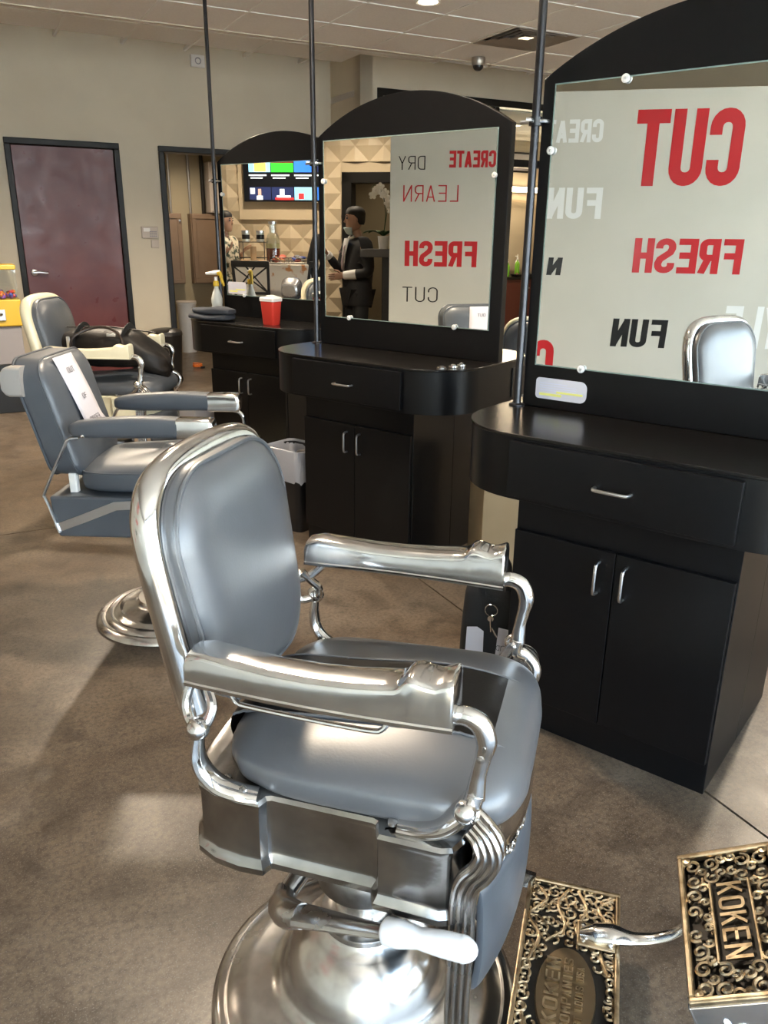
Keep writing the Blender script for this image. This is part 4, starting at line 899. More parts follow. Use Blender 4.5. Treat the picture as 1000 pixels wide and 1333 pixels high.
# paper draped on the back
sg = thing('paper_sign', 'white paper strip reading OUT OF ORDER on the slate chair', 'sign', (-.89, 2.98, 0), R(-1))
pl = MB(); n_, m_ = 5, 12; vs = []
def pap(u, v):                                   # u across 0..1, v down 0..1
    z = 1.072 - .262 * v; y = -.125 + .165 * u + .035 * v
    bulge = .028 * (1 - ((y) / .23) ** 2) * (1 - ((z - .87) / .24) ** 2) if abs(z - .87) < .24 else 0
    return Vector(t2((-.214 + bulge * .75 + .007 + .006 * v * v + (.012 if v > .9 else 0) * (v - .9) * 10, y, z)))
vs = [pap(i / n_, j / m_) for j in range(m_ + 1) for i in range(n_ + 1)]
pl.add(vs, [(j * (n_ + 1) + i, j * (n_ + 1) + i + 1, (j + 1) * (n_ + 1) + i + 1, (j + 1) * (n_ + 1) + i) for j in range(m_) for i in range(n_)])
o = pl.build('sheet', 'paper', sg); md = o.modifiers.new('thick', 'SOLIDIFY'); md.thickness = .0006
lt = MB()
for word, v0, w, u0 in (('OUT', .24, .34, .33), ('OF', .62, .22, .40), ('ORDER', .95, .55, .24)):
    letter_mesh(word, w, .075, .20, .30, .25, mb=lt, xf=lambda x, y, z, v0=v0, u0=u0: pap(u0 + x, v0 - y) + Vector((.0022 + z, 0, .0006)))
lt.build('lettering', 'ink', sg, smooth=False)

# ------------------------------------------------------------------ cream chairs: same build as the chrome one, enamelled
CREAM = {'back_hoop': 'cream_enamel', 'hoop_bead': 'cream_enamel', 'back_shell': 'cream_enamel', 'arm_rest': 'cream_enamel', 'seat_casting': 'cream_enamel', 'hoop_rim': 'cream_enamel', 'base': 'cream_enamel', 'centre_panel': 'slate_leather', 'back_pad': 'slate_leather', 'seat_cushion': 'slate_leather', 'piping': 'slate_leather'}
SKIP = ('scrollwork', 'raised_lettering', 'medallion', 'upper_foot_plate', 'lower_foot_plate', 'footrest_arm', 'towel_rail', 'scroll_backing', 'lever')
def recolour(root):
    for ch in [q for q in bpy.data.objects if q.parent == root]:
        nm = ch.name.split('.')[0]
        if nm in CREAM and ch.material_slots:
            ch.material_slots[0].link = 'OBJECT'; ch.material_slots[0].material = MATS[CREAM[nm]]
        recolour(ch)
def copy_some(root, loc, rotz, label, group):
    r = root.copy(); COL.objects.link(r); r.location = loc; r.rotation_euler = (0, 0, rotz); r['label'] = label; r['group'] = group
    def kids(src, dst):
        for ch in [q for q in bpy.data.objects if q.parent == src]:
            if ch.name.split('.')[0] in SKIP: continue
            c = ch.copy(); COL.objects.link(c); c.parent = dst; kids(ch, c)
    kids(root, r); recolour(r); return r
c3 = copy_some(chair, (-1.60, 4.57, 0), R(-5), 'cream enamel barber chair with grey pads holding a black bag', 'barber chairs on the near side of the stations')
c3.scale = (1.18, 1.0, 1.0)
c4 = copy_some(chair, (.765, 4.53, 0), R(240), 'cream enamel barber chair standing behind the gap between two stations', 'barber chairs behind the stations')
c4.scale = (1.0, 1.0, .9)

# duffel bag lying across the cream chair
bg = thing('duffel_bag', 'black nylon duffel bag lying across the cream chair', 'bag', (-1.585, 4.60, .772), R(-5))
rings = []
for k in range(17):
    u = k / 16; x = -.33 + .68 * u; e = math.sin(math.pi * min(1, max(0, u * .96 + .02))) ** .28
    zc = .105 - .05 * max(0, u - .72) / .28 * 2.2; w = .135 * e; h = .112 * e
    rings.append([(x + .012 * math.sin(5 * q + k), w * math.copysign(abs(math.cos(q)) ** .75, math.cos(q)) + .006 * math.sin(3 * q + k), max(-.0 if u < .8 else -.16, zc + h * math.copysign(abs(math.sin(q)) ** .8, math.sin(q)) + .006 * math.sin(4 * q + 2 * k))) for q in [2 * math.pi * i / 24 for i in range(24)]])
b0 = MB().loft(rings).build('body', 'bag_nylon', bg, subd=1, angle=180)
for x in (-.15, .12):
    MB().tube(spline([(x, -.140, .06), (x, -.125, .16), (x + .01, -.06, .222), (x, .04, .226), (x, .12, .17)], 5), .016, sec=[(-.15, -1), (-.15, 1), (.15, 1), (.15, -1)]).build('strap', 'black_fabric', bg)
MB().tube(spline([(-.17, -.135, .07), (-.15, -.140, .17), (-.05, -.09, .225), (.06, -.10, .222), (.13, -.135, .17), (.14, -.14, .07)], 6), .008, 8).build('handle', 'dark_leather_brown', bg)
MB().box(.05, .10, -.147, -.137, .185, .200).box(-.185, -.165, -.147, -.137, .10, .18).build('buckle', 'satin_metal', bg, smooth=False, bevel=.002)
MB().tube([(-.29, 0, .215), (0, .0, .2235), (.28, 0, .195)], .004, 6).build('zip', 'plate_dark', bg)
# ------------------------------------------------------------------ bins, bag, box and things about the room
def waste_bin(loc, rz, lab, hgt=.36, r0=.10, r1=.125, liner=True, matn='black_plastic', group='lined waste bins'):
    t = thing('waste_bin', lab, 'bin', loc, rz, group)
    def q(h, z, k=1.0): return [(x, y, z) for x, y in rrect(-h, h, -h * .8 * k, h * .8 * k, h * .35, 5)]
    MB().loft([q(r0, 0), q(r0 * 1.02, .004), q(r1, hgt - .012), q(r1 + .004, hgt - .010), q(r1 + .004, hgt), q(r1 - .003, hgt), q(r0 * .95, .02)], True, True).build('bucket', matn, t)
    if liner:
        rnd = random.Random(int(hgt * 1000)); rings = []
        for z, h in ((hgt - .16, r1 + .004), (hgt - .10, r1 + .010), (hgt - .03, r1 + .010), (hgt + .008, r1 + .010), (hgt + .012, r1 + .002), (hgt - .02, r1 - .008), (hgt - .07, r1 - .014)):
            rings.append([(x + rnd.uniform(-.005, .005), y + rnd.uniform(-.005, .005), zz + rnd.uniform(-.012, .012) * (z < hgt - .05)) for x, y, zz in q(h, z)])
        MB().loft(rings, False, False).build('liner', 'liner', t)
        cr = MB()
        for k in range(5): cr.sphere((rnd.uniform(-.05, .05), rnd.uniform(-.04, .04), hgt - .05 + rnd.uniform(-.01, .015)), rnd.uniform(.03, .045), 8, (1, .8, .7))
        cr.build('rubbish', 'hair_clump', t)
    return t
waste_bin((-.475, 4.06, 0), STATIONS[1][2], 'waste bin with a pale liner beside the middle station', .44, .10, .13)
waste_bin((-1.36, 5.55, 0), STATIONS[2][2], 'waste bin with a bunched plastic liner beside the farthest station', .40, .10, .13)
t = thing('trash_can', 'black round trash can against wall beside the closet opening', 'bin', RW(1.86, 8.62, 0), AA)
MB().lathe([(.0, 0), (.14, 0), (.17, .48), (.176, .49), (.172, .50), (.0, .50)], n=32).build('can', 'black_plastic', t)
MB().lathe([(.0, .50), (.176, .50), (.17, .525), (.12, .55), (.05, .56), (.0, .56)], n=32).build('lid', 'black_plastic', t)
# white bin in the closet
t = thing('closet_bin', 'tall white bin standing in the utility closet', 'bin', RW(2.62, 10.75, 0), AA)
MB().lathe([(.0, 0), (.10, 0), (.125, .62), (.132, .625), (.132, .645), (.0, .645)], n=28).build('can', 'white_plastic', t)
MB().lathe([(.12, .645), (.134, .648), (.128, .662), (.0, .668), (.0, .645)], n=28).build('lid', 'beige_plastic', t)
t = thing('extension_cord', 'small orange coil of cord on the closet floor', 'cord', RW(2.36, 9.35, 0), 0)
MB().tube([(.05 * math.cos(q) * (1 + .1 * math.sin(3 * q)), .05 * math.sin(q), .010 + .0028 * q) for q in [i * .35 for i in range(45)]], .007, 8).build('coil', 'orange_cord', t)
MB().box(.04, .09, -.012, .012, .0, .022).build('plug', 'black_plastic', t, smooth=False, bevel=.004)
# closet: wall cabinets, conduits, breaker box
for k, (a0, a1, z0, z1, lab) in enumerate(((2.47, 2.72, .86, 1.75, 'brown wall cabinet left of the gap in the closet'), (2.84, 3.30, .86, 1.75, 'wider brown wall cabinet in the closet below the breaker box'))):
    t = thing('wall_cabinet', lab, 'cabinet', RW((a0 + a1) / 2, 11.25, z0), AA, 'brown closet cabinets'); w = (a1 - a0) / 2; h = z1 - z0
    MB().box(-w, w, -.16, 0, 0, h).build('body', 'cabinet_brown', t, smooth=False, bevel=.004)
    d = MB().box(-w + .01, w - .01, -.18, -.161, .01, h - .01).build('door', 'cabinet_brown', t, smooth=False, bevel=.004)
    f = MB(); plate_frame(f, -w + .01, w - .01, .01, h - .01, .18, .055, .012, Matrix(((1, 0, 0, 0), (0, 0, -1, 0), (0, 1, 0, 0), (0, 0, 0, 1))))
    f.build('door_frame', 'cabinet_brown', d, smooth=False, bevel=.004)
    MB().lathe([(.0, -.192), (.006, -.192), (.006, -.205), (.013, -.208), (.011, -.218), (.0, -.22)], (w - .035, 0, h * .9), 12, 'y').build('knob', 'satin_metal', d)
for k, (a, lab) in enumerate(((2.62, 'metal conduit pipe rising above the left closet cabinet'), (2.88, 'metal conduit pipe above the wide closet cabinet edge'), (3.06, 'metal conduit pipe nearest the breaker box'))):
    t = thing('conduit_pipe', lab, 'pipe', RW(a, 11.22, 1.752), AA, 'closet conduits')
    MB().lathe([(.0, 0), (.017 if k < 2 else .026, 0), (.017 if k < 2 else .026, 1.04), (.0, 1.04)], n=14).build('pipe', 'conduit' if k < 2 else 'plate_dark', t)
    MB().lathe([(.0, .48), (.023, .48), (.023, .53), (.0, .53)], n=14).build('coupling', 'conduit', t)
    MB().box(-.03, .03, .012, .028, .85, .875).build('strap', 'conduit', t, smooth=False)
t = thing('breaker_box', 'beige electric breaker box on the closet wall', 'breaker box', RW(3.26, 11.02, 1.765), AA)
MB().box(-.16, .16, 0, .22, 0, .62).build('housing', 'beige_plastic', t, smooth=False, bevel=.006)
MB().box(-.14, .14, -.012, -.001, .02, .60).build('cover', 'beige_plastic', t, smooth=False, bevel=.004)
MB().box(-.12, -.09, -.02, -.012, .28, .34).build('latch', 'pole_metal', t, smooth=False, bevel=.002)
# candy machine at the left edge
t = thing('candy_machine', 'yellow candy vending machine with clear top on a dark stand', 'candy machine', RW(.27, 7.72, 0), AA)
MB().box(-.17, .17, -.17, .17, .74, .96).build('body', 'yellow_plastic', t, smooth=False, bevel=.01)
MB().box(-.165, .165, -.165, .165, 1.20, 1.24).build('top_cap', 'yellow_plastic', t, smooth=False, bevel=.008)
MB().box(-.16, .16, -.16, .16, .961, 1.199).build('globe', 'case_glass', t, smooth=False)
rnd = random.Random(3)
for k in range(60):
    MB().sphere((rnd.uniform(-.14, .14), rnd.uniform(-.14, .14), .980 + .017 * (k // 22)), .017, 8).build('candy', ('candy_red', 'candy_blue', 'candy_purple', 'candy_orange')[k % 4], t)
MB().box(-.04, .04, -.186, -.17, .79, .88).build('coin_slot', 'satin_metal', t, smooth=False, bevel=.004)
MB().lathe([(.0, -.18), (.018, -.186), (.018, -.20), (.0, -.205)], (0, 0, .845), 14, 'y').build('turn_knob', 'chrome', t)
MB().box(-.15, .15, -.15, .15, .42, .739).build('cabinet', 'pencil', t, smooth=False, bevel=.006)
MB().box(-.16, .16, -.16, .16, 0, .419).build('stand', 'black_plastic', t, smooth=False, bevel=.006)
# cardboard box between the stations
t = thing('cardboard_box', 'tan cardboard box standing in the gap between the stations', 'box', RW(2.20, 2.86, 0), AA + R(-20))
MB().box(-.20, .20, -.13, .13, 0, .56).build('carton', 'cardboard', t, smooth=False, bevel=.003)
for s in (-1, 1): MB().box(-.20, .20, min(s * .004, s * .125), max(s * .004, s * .125), .561, .565).build('flap', 'cardboard', t, smooth=False)
MB().box(-.201, .201, -.025, .025, .5652, .566).build('tape', 'snack_tan', t, smooth=False)
# black tote with key ring and handwritten paper, leaning at the nearest station
tb = thing('tote_bag', 'black tote bag with a key ring and white paper beside nearest cabinet', 'bag', (.398, 2.585, 0), R(-14))
rings = []
for z, w, d in ((0, .10, .055), (.02, .115, .065), (.12, .118, .062), (.22, .112, .050), (.30, .105, .034), (.335, .10, .022)):
    rings.append([(x + .004 * math.sin(9 * z + 3 * y), y, z) for x, y in superell(0, 0, w, d, 3.2, 28)])
MB().loft(rings).build('body', 'black_fabric', tb, subd=1, angle=180)
for s in (-1, 1):
    MB().tube(spline([(-.05, s * .02, .32), (-.045, s * .03, .40), (0, s * .035, .435), (.045, s * .03, .40), (.05, s * .02, .32)], 5), .008, 8).build('handle', 'black_fabric', tb)
MB().tube([(-.0 + .022 * math.cos(q), -.062, .255 + .022 * math.sin(q)) for q in [2 * math.pi * i / 24 for i in range(24)]], .0022, 6, closed=True).build('key_ring', 'chrome', tb)
MB().tube([(-.0, -.066, .235), (.002, -.070, .20), (.004, -.068, .175)], .0045, 8).tube([(.006, -.068, .19), (.02, -.070, .165), (.026, -.069, .155)], .003, 6).lathe([(.0, 0), (.011, 0), (.011, .004), (.0, .004)], (.0, -.071, .226), 12, 'y').build('key_clip', 'chrome', tb)
pw = thing('name_paper', 'torn white paper with handwriting taped to the black tote bag', 'paper', (.398, 2.585, 0), R(-14))
MB().prism([(-.085, .06), (-.02, .055), (-.022, .175), (-.045, .19), (-.082, .185)], -.0735, -.0725, axis='y').prism([(.022, .055), (.112, .06), (.112, .185), (.085, .188), (.06, .192), (.03, .196)], -.0735, -.0725, axis='y').build('torn_sheet', 'paper', pw, smooth=False)
letter_mesh('arlos', .085, .040, .12, .3, .12, slant=.05, xf=lambda x, y, z: (.024 + x, -.0742, .105 + y)).build('handwriting', 'ink', pw, smooth=False)
# washroom beyond the opening: vanity, bottles, arched mirror, strip lamp, framed certificates
t = thing('vanity_cabinet', 'cherry wood vanity cabinet with dark top in the wash room', 'cabinet', RW(7.7, 10.59, 0), AA)
MB().box(-1.2, 1.2, -.55, 0, .08, .90).build('body', 'cherry_wood', t, smooth=False, bevel=.004)
MB().box(-1.22, 1.22, -.58, .0, .90, .94).build('top', 'laminate_top', t, smooth=False, bevel=.004)
for k in range(4):
    d = MB().box(-1.18 + .59 * k, -.61 + .59 * k, -.57, -.551, .12, .86).build('door', 'cherry_wood', t, smooth=False, bevel=.004)
    MB().lathe([(.0, -.572), (.012, -.58), (.010, -.592), (.0, -.594)], (-.66 + .59 * k, 0, .78), 12, 'y').build('knob', 'satin_metal', d)
t = thing('arched_mirror', 'arched wash room mirror above the vanity, its beige reflection painted on', 'panel', RW(7.75, 10.585, 1.0), AA)
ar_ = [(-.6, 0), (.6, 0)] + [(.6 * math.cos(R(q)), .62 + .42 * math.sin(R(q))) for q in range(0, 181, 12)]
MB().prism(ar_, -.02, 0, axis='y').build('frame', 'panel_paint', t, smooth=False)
MB().prism([(x * .94, .03 + z * .94) for x, z in ar_], -.024, -.020, axis='y').build('inset', 'painted_reflection', t, smooth=False)  # mirror face kept matte; the beige wall it reflects is put in as colour
t = thing('strip_lamp', 'glowing warm strip lamp above the wash room arch', 'lamp', RW(7.55, 10.585, 2.17), AA)
MB().box(-.55, .55, -.05, 0, -.03, .05).build('housing', 'white_plastic', t, smooth=False, bevel=.005)
MB().tube([(-.53, -.085, .01), (.53, -.085, .01)], .035, 14).build('tube', 'tube_glow', t)
l = bpy.data.lights.new('strip_lamp_glow', 'AREA'); l.shape = 'RECTANGLE'; l.size = 1.0; l.size_y = .08; l.energy = 16; l.color = (1, .80, .55)
o = bpy.data.objects.new('strip_lamp_glow', l); COL.objects.link(o); o.location = RW(7.55, 10.42, 2.17); o.rotation_euler = (R(-60), 0, AA)
for k, a in enumerate((7.35, 7.75)):
    t = thing('framed_certificate', ('framed certificate over the wash room strip lamp, left one', 'framed certificate over the wash room strip lamp, right one')[k], 'picture', RW(a, 10.585, 2.42), AA, 'framed certificates in the wash room')
    f = MB(); plate_frame(f, -.18, .18, 0, .28, 0, .025, .02, Matrix(((1, 0, 0, 0), (0, 0, -1, 0), (0, 1, 0, 0), (0, 0, 0, 1))))
    f.build('frame', 'black_frame', t, smooth=False); MB().box(-.16, .16, -.010, -.006, .02, .26).build('sheet', 'paper', t, smooth=False)
t = thing('ceiling_panel_lamp', 'square glowing panel lamp in the wash room ceiling', 'lamp', RW(6.35, 9.4, 2.855), AA)
MB().box(-.32, .32, -.32, .32, -.012, 0).build('frame', 'white_plastic', t, smooth=False); MB().box(-.29, .29, -.29, .29, -.016, -.012).build('diffuser', 'panel_glow', t, smooth=False)
down_light(6.35, 9.4, 2.80, 26)
rnd = random.Random(11)
for k, (a, b, h, mt, lab) in enumerate(((7.42, 10.22, .20, 'green_liquid', 'bright green bottle with white pump on the vanity, foremost'), (7.52, 10.38, .22, 'soap_clear', 'clear pump bottle at the back left of the vanity'), (7.60, 10.22, .24, 'green_liquid', 'tall green pump bottle in the middle of the vanity'), (7.70, 10.36, .26, 'soap_clear', 'tall clear pump bottle behind the green one'), (7.80, 10.23, .22, 'soap_clear', 'clear pump bottle at the right of the vanity'), (7.36, 10.30, .12, 'yellow_plastic', 'short yellow bottle at the vanity front edge'))):
    t = thing('pump_bottle', lab, 'bottle', RW(a - .05, b, .94), rnd.uniform(0, 3), 'bottles on the wash room vanity')
    MB().lathe([(.0, 0), (.035, 0), (.037, .01), (.037, h * .7), (.025, h * .85), (.012, h * .9), (.012, h), (.0, h)], n=16).build('bottle', mt, t)
    MB().lathe([(.0, h), (.014, h), (.014, h + .02), (.005, h + .022), (.005, h + .05), (.0, h + .05)], n=12).tube([(0, 0, h + .05), (.035, 0, h + .048), (.04, 0, h + .038)], .006, 8).build('pump', 'white_plastic', t)
t = thing('towel_tray', 'dark tray heaped with brushes at the vanity front', 'tray', RW(7.62, 10.08, .9405), AA)
MB().loft([[(x, y, z) for x, y in rrect(-w, w, -w * .3, w * .3, .02, 4)] for w, z in ((.22, 0), (.25, .03), (.255, .035), (.24, .03), (.21, .008))]).build('tray', 'black_plastic', t)
for k in range(6): MB().tube([(-.18 + .06 * k, -.04, .02), (-.14 + .06 * k, .05, .045)], .012, 8).build('brush', ('cherry_wood', 'black_plastic', 'snack_tan')[k % 3], t)
# ------------------------------------------------------------------ vinyl words on the partition (they show mirrored in the station mirrors)
def decal(word, b0, b1, z0, z1, m, lab, weight=.36, q=.30, gap=.10, slant=0.0):
    o = letter_mesh(word, b1 - b0, z1 - z0, weight, q, gap, slant, xf=lambda x, y, z: (PART_A + .0015 + z, b0 + x, z0 + y)).build('wall_lettering', m, smooth=False)
    room(o); tag(o, lab, 'lettering', 'vinyl words on the partition'); return o
decal('CUT', 0.983, 1.668, 1.84, 2.313, 'red_vinyl', 'largest red bold word CUT high on the partition', slant=.0)
decal('FRESH', 0.883, 1.598, 1.272, 1.503, 'red_vinyl', 'red bold word FRESH below the large CUT on partition', gap=.08)
decal('FUN', 1.313, 1.693, .752, .951, 'black_vinyl', 'black bold word FUN low on the partition', slant=-.03)
decal('CREATE', 1.883, 2.353, 2.118, 2.262, 'white_vinyl', 'white bold word CREATE at the partition top', gap=.10)
decal('FUN', 1.848, 2.223, 1.627, 1.831, 'white_vinyl', 'white bold word FUN on the partition')
decal('N', 2.088, 2.188, 1.243, 1.365, 'black_vinyl', 'black bold letter N on the partition', slant=-.05)
decal('C', 2.095, 2.253, .43, .779, 'red_vinyl', 'red bold letter C low on the partition')
decal('STYLE', 0.293, 0.943, .775, 1.062, 'white_vinyl', 'white bold word STYLE on the partition', slant=-.03)
decal('A', 0.588, 0.673, .42, .582, 'black_vinyl', 'thin black letter A low on the partition', .16, .4)
decal('DRY', 3.94, 4.18, 2.053, 2.165, 'black_vinyl', 'thin black word DRY near the partition end', .14, .42, .28)
decal('CREATE', 3.322, 3.731, 2.068, 2.203, 'red_vinyl', 'red bold word CREATE at the partition top')
decal('LEARN', 3.637, 4.133, 1.79, 1.927, 'red_vinyl', 'thin red word LEARN on the partition', .14, .42, .30)
decal('FRESH', 3.45, 4.11, 1.24, 1.46, 'red_vinyl', 'red bold word FRESH near the partition end above a thin CUT', gap=.08)
decal('CUT', 3.793, 4.125, .923, 1.057, 'black_vinyl', 'thin black word CUT low near the partition end', .14, .42, .30)

# ------------------------------------------------------------------ snack corner seen in the farthest mirror
tv = thing('television', 'wide flat television with colourful news thumbnails on the embossed wall', 'television', RW(TV_A + .036, 6.115, 1.893), AA)   # faces +a
MB().box(0, .03, -.45, .45, .08, .62).build('mount', 'plate_dark', tv, smooth=False)
MB().box(.03, .062, -.625, .625, 0, .71).build('case', 'black_plastic', tv, smooth=False, bevel=.004)
scn = MB().box(.062, .0635, -.613, .613, .012, .698).build('screen', 'scr_black', tv, smooth=False)
def px_(name, b0, b1, z0, z1, m, x=.0642): MB().box(x - .0006, x, b0, b1, z0, z1).build(name, m, scn, smooth=False)
cb = [.555, .268, -.025, -.318, -.60]
for k in range(4):
    b1, b0 = cb[k] - .004, cb[k + 1] + .006
    px_('thumbnail', b0, b1, .345, .56, ('scr_cyan', 'scr_green', 'scr_blue', 'scr_navy')[k])
    px_('caption', b0 + .05, b1, .300, .318, 'scr_white', .0643); px_('caption', b0 + .10, b1 - .02, .270, .284, 'scr_white', .0643)
    px_('thumbnail', b0, b1, .022, .172, ('scr_navy', 'scr_navy', 'scr_cyan', 'scr_blue')[k])
px_('thumbnail_block', .33, .48, .35, .45, 'scr_orange', .0648); px_('thumbnail_block', -.019, .262, .45, .56, 'scr_maroon', .0648); px_('thumbnail_block', .37, .52, .47, .56, 'scr_red', .0647)
px_('thumbnail_block', .40, .44, .07, .15, 'scr_skin', .0648); px_('thumbnail_block', .38, .46, .022, .07, 'scr_white', .0648); px_('thumbnail_block', .10, .16, .06, .15, 'scr_white', .0648)
px_('thumbnail_block', -.019, .22, .022, .05, 'scr_red', .0648); px_('thumbnail_block', .02, .20, .05, .075, 'scr_white', .0649); px_('thumbnail_block', -.15, -.08, .03, .10, 'scr_red', .0648); px_('thumbnail_block', .48, .54, .09, .16, 'scr_white', .0648)

# high table under a printed cloth
TZ = 1.17
t = thing('high_table', 'tall snack table standing before the embossed wall', 'table', RW(-2.92, 6.18, 0), AA)
MB().box(-.36, .36, -.44, .44, TZ - .03, TZ - .003).build('table_top', 'stool_black', t, smooth=False)
for sx in (-1, 1):
    for sy in (-1, 1): MB().tube([(sx * .30, sy * .38, TZ - .03), (sx * .32, sy * .40, 0)], .02, 8).build('leg', 'stool_black', t)
cloth = MB(); rings = []
for z, d in ((TZ + .0, -.02), (TZ + .0005, 0.0), (TZ - .012, .012), (TZ - .10, .022), (TZ - .22, .030), (TZ - .34, .036)):
    ring = [(x, y, z) for x, y in rrect(-.37 - d, .37 + d, -.45 - d, .45 + d, .05, 8)]
    n = len(ring)
    ring = [(x + (.012 * math.sin(i * 1.7) * (TZ - z) * 3 if z < TZ - .05 else 0), y + (.012 * math.cos(i * 1.3) * (TZ - z) * 3 if z < TZ - .05 else 0), zz - (.04 * math.sin(i * .8) if z < TZ - .3 else 0)) for i, (x, y, zz) in enumerate(ring)]
    rings.append(ring)
cloth.loft(rings, True, False)
o = cloth.build('tablecloth', 'tablecloth', None); place(o, RW(-2.92, 6.18, .001), AA); tag(o, 'pale cloth with orange print draped over the tall table', 'tablecloth')
# drink dispenser
t = thing('drink_dispenser', 'glass drink jar half full of dark tea on the snack table', 'jar', RW(-2.82, 6.215, TZ + .002), AA)
MB().lathe([(.0, 0), (.075, 0), (.085, .01), (.088, .25), (.07, .32), (.045, .35), (.044, .44), (.05, .445), (.046, .45), (.04, .445), (.04, .35), (.062, .32), (.082, .25), (.080, .015), (.0, .01)], n=28).build('jar', 'jar_glass', t)
MB().lathe([(.0, .012), (.0805, .014), (.0822, .17), (.0, .17)], n=24).build('tea', 'tea', t)
MB().lathe([(.0, .172), (.080, .172), (.078, .225), (.0, .225)], n=24).build('ice_and_lemon', 'lemon', t)
MB().lathe([(.0, .445), (.052, .445), (.052, .475), (.0, .48)], n=20).build('lid', 'satin_metal', t)
MB().tube([(.085, 0, .04), (.125, 0, .04), (.13, 0, .02)], .009, 8).build('tap', 'satin_metal', t)
# two-tier stand
t = thing('tiered_stand', 'black wire two tier stand on the snack table', 'stand', RW(-2.88, 6.475, TZ + .002), AA)
for z in (.055, .235):
    f = MB(); plate_frame(f, -.09, .09, -.16, .16, z, .008, .008, I4)
    for k in range(7): f.box(-.085, .085, -.135 + .045 * k, -.131 + .045 * k, z + .002, z + .005)
    f.build('tier', 'stool_black', t, smooth=False)
for sx in (-1, 1):
    for sy in (-1, 1): MB().tube([(sx * .086, sy * .156, 0), (sx * .086, sy * .156, .25)], .005, 6).build('leg', 'stool_black', t)
for k, (y, lab) in enumerate(((.09, 'silver lidded canister on the upper tier, left one in the mirror'), (-.09, 'silver lidded canister on the upper tier next to the drink jar'))):
    p = RW(-2.88, 6.475 + y, TZ + .246); t = thing('canister', lab, 'canister', p, 0, 'canisters on the upper tier')
    MB().lathe([(.0, 0), (.048, 0), (.048, .10), (.0, .10)], n=20).build('jar', 'soap_clear', t); MB().lathe([(.0, .10), (.050, .10), (.050, .125), (.0, .128)], n=20).build('lid', 'satin_metal', t)
    MB().lathe([(.0485, .03), (.0488, .03), (.0488, .08), (.0485, .08)], n=20).build('band', 'stool_black', t)
for k, (a, b, h, r, m, lab) in enumerate(((-2.68, 6.425, .20, .036, 'paper_cup', 'tall stack of brown paper cups at the table front'), (-2.64, 6.50, .0, 0, '', ''))):
    if not lab: continue
    t = thing('cup_stack', lab, 'cups', RW(a, b, TZ + .002), 0)
    for j in range(5): MB().lathe([(.0, .022 * j), (r * .8, .022 * j), (r, .022 * j + .10), (r + .003, .022 * j + .104), (.0, .022 * j + .10)], n=18).build('cup', m, t)
rnd = random.Random(5)
for k, (a, b, n, lab) in enumerate(((-2.64, 6.10, 8, 'wire basket of red snack bags in front of the drink jar'), (-2.66, 5.88, 9, 'wire basket of silver and red snack bags at the table end'))):
    t = thing('snack_basket', lab, 'basket', RW(a, b, TZ + .002), AA, 'snack baskets on the table')
    f = MB()
    for z in (.004, .035, .07): f.tube([(x, y, z) for x, y in rrect(-.085, .085, -.10, .10, .02, 4)], .0028, 5, closed=True)
    for x, y in rrect(-.085, .085, -.10, .10, .02, 2): f.tube([(x, y, .002), (x, y, .07)], .002, 5)
    for j in range(6): f.box(-.085, .085, -.09 + .034 * j, -.086 + .034 * j, .002, .005)
    f.build('wire_frame', 'stool_black', t)
    for j in range(n):
        s = MB().sphere((0, 0, 0), .045, 10, (1, .75, .35)); m = Matrix.Translation((rnd.uniform(-.045, .045), rnd.uniform(-.06, .06), .035 + .012 * (j % 5))) @ Matrix.Rotation(rnd.uniform(0, 3), 4, 'Z') @ Matrix.Rotation(rnd.uniform(-.7, .7), 4, 'X')
        s.v = [tuple(m @ Vector(q)) for q in s.v]
        s.build('snack_bag', ('snack_red', 'snack_red', 'snack_tan')[j % 3] if k == 0 else ('snack_silver', 'snack_red', 'snack_silver', 'candy_blue')[j % 4], t)
for k, (b, lab) in enumerate(((6.53, 'plate of pastries at the far left of the table'), (6.32, 'plate of pastries below the tiered stand'))):
    t = thing('pastry_plate', lab, 'plate', RW(-2.66, b, TZ + .002), 0, 'pastry plates')
    MB().lathe([(.0, 0), (.05, 0), (.085, .012), (.083, .014), (.05, .004), (.0, .004)], n=24).build('plate', 'white_plastic', t)
    for j in range(5): MB().sphere((.04 * math.cos(j * 1.3), .04 * math.sin(j * 1.3), .022), .026, 10, (1, 1, .7)).build('pastry', 'snack_tan', t)
# bar stools
def stool(loc, rz, lab):
    t = thing('bar_stool', lab, 'stool', loc, rz, 'black bar stools at the snack table')
    MB().loft([[(x, y, z) for x, y in rrect(-w, w, -w, w, .04, 5)] for w, z in ((.19, .74), (.205, .75), (.205, .775), (.19, .79))]).build('seat', 'stool_black', t)
    for sx, sy in ((1, 1), (1, -1)): MB().tube([(sx * .17, sy * .17, .745), (sx * .205, sy * .20, 0)], .016, 8).build('leg', 'stool_black', t)
    for sy in (-1, 1): MB().tube(spline([(-.205, sy * .20, 0), (-.175, sy * .19, .74), (-.195, sy * .195, 1.0), (-.225, sy * .20, 1.20)], 5), .017, 8).build('leg', 'stool_black', t)
    MB().box(-.238, -.205, -.215, .215, 1.155, 1.225).build('top_rail', 'stool_black', t, smooth=False, bevel=.008)
    MB().box(-.205, -.185, -.19, .19, .86, .89).build('lower_rail', 'stool_black', t, smooth=False, bevel=.004)
    for y0, y1 in ((-.19, .19), (.19, -.19), (-.19, .05), (.19, -.05)): MB().tube([(-.195, y0, .88), (-.220, y1, 1.16)], .009, 6).build('cross_slat', 'stool_black', t)
    f = MB()
    for y in (-.195, .195): f.tube([(.19, y, .30), (-.19, y, .30)], .010, 8)
    f.tube([(.19, -.195, .30), (.19, .195, .30)], .010, 8).build('foot_rail', 'stool_black', t)
    return t
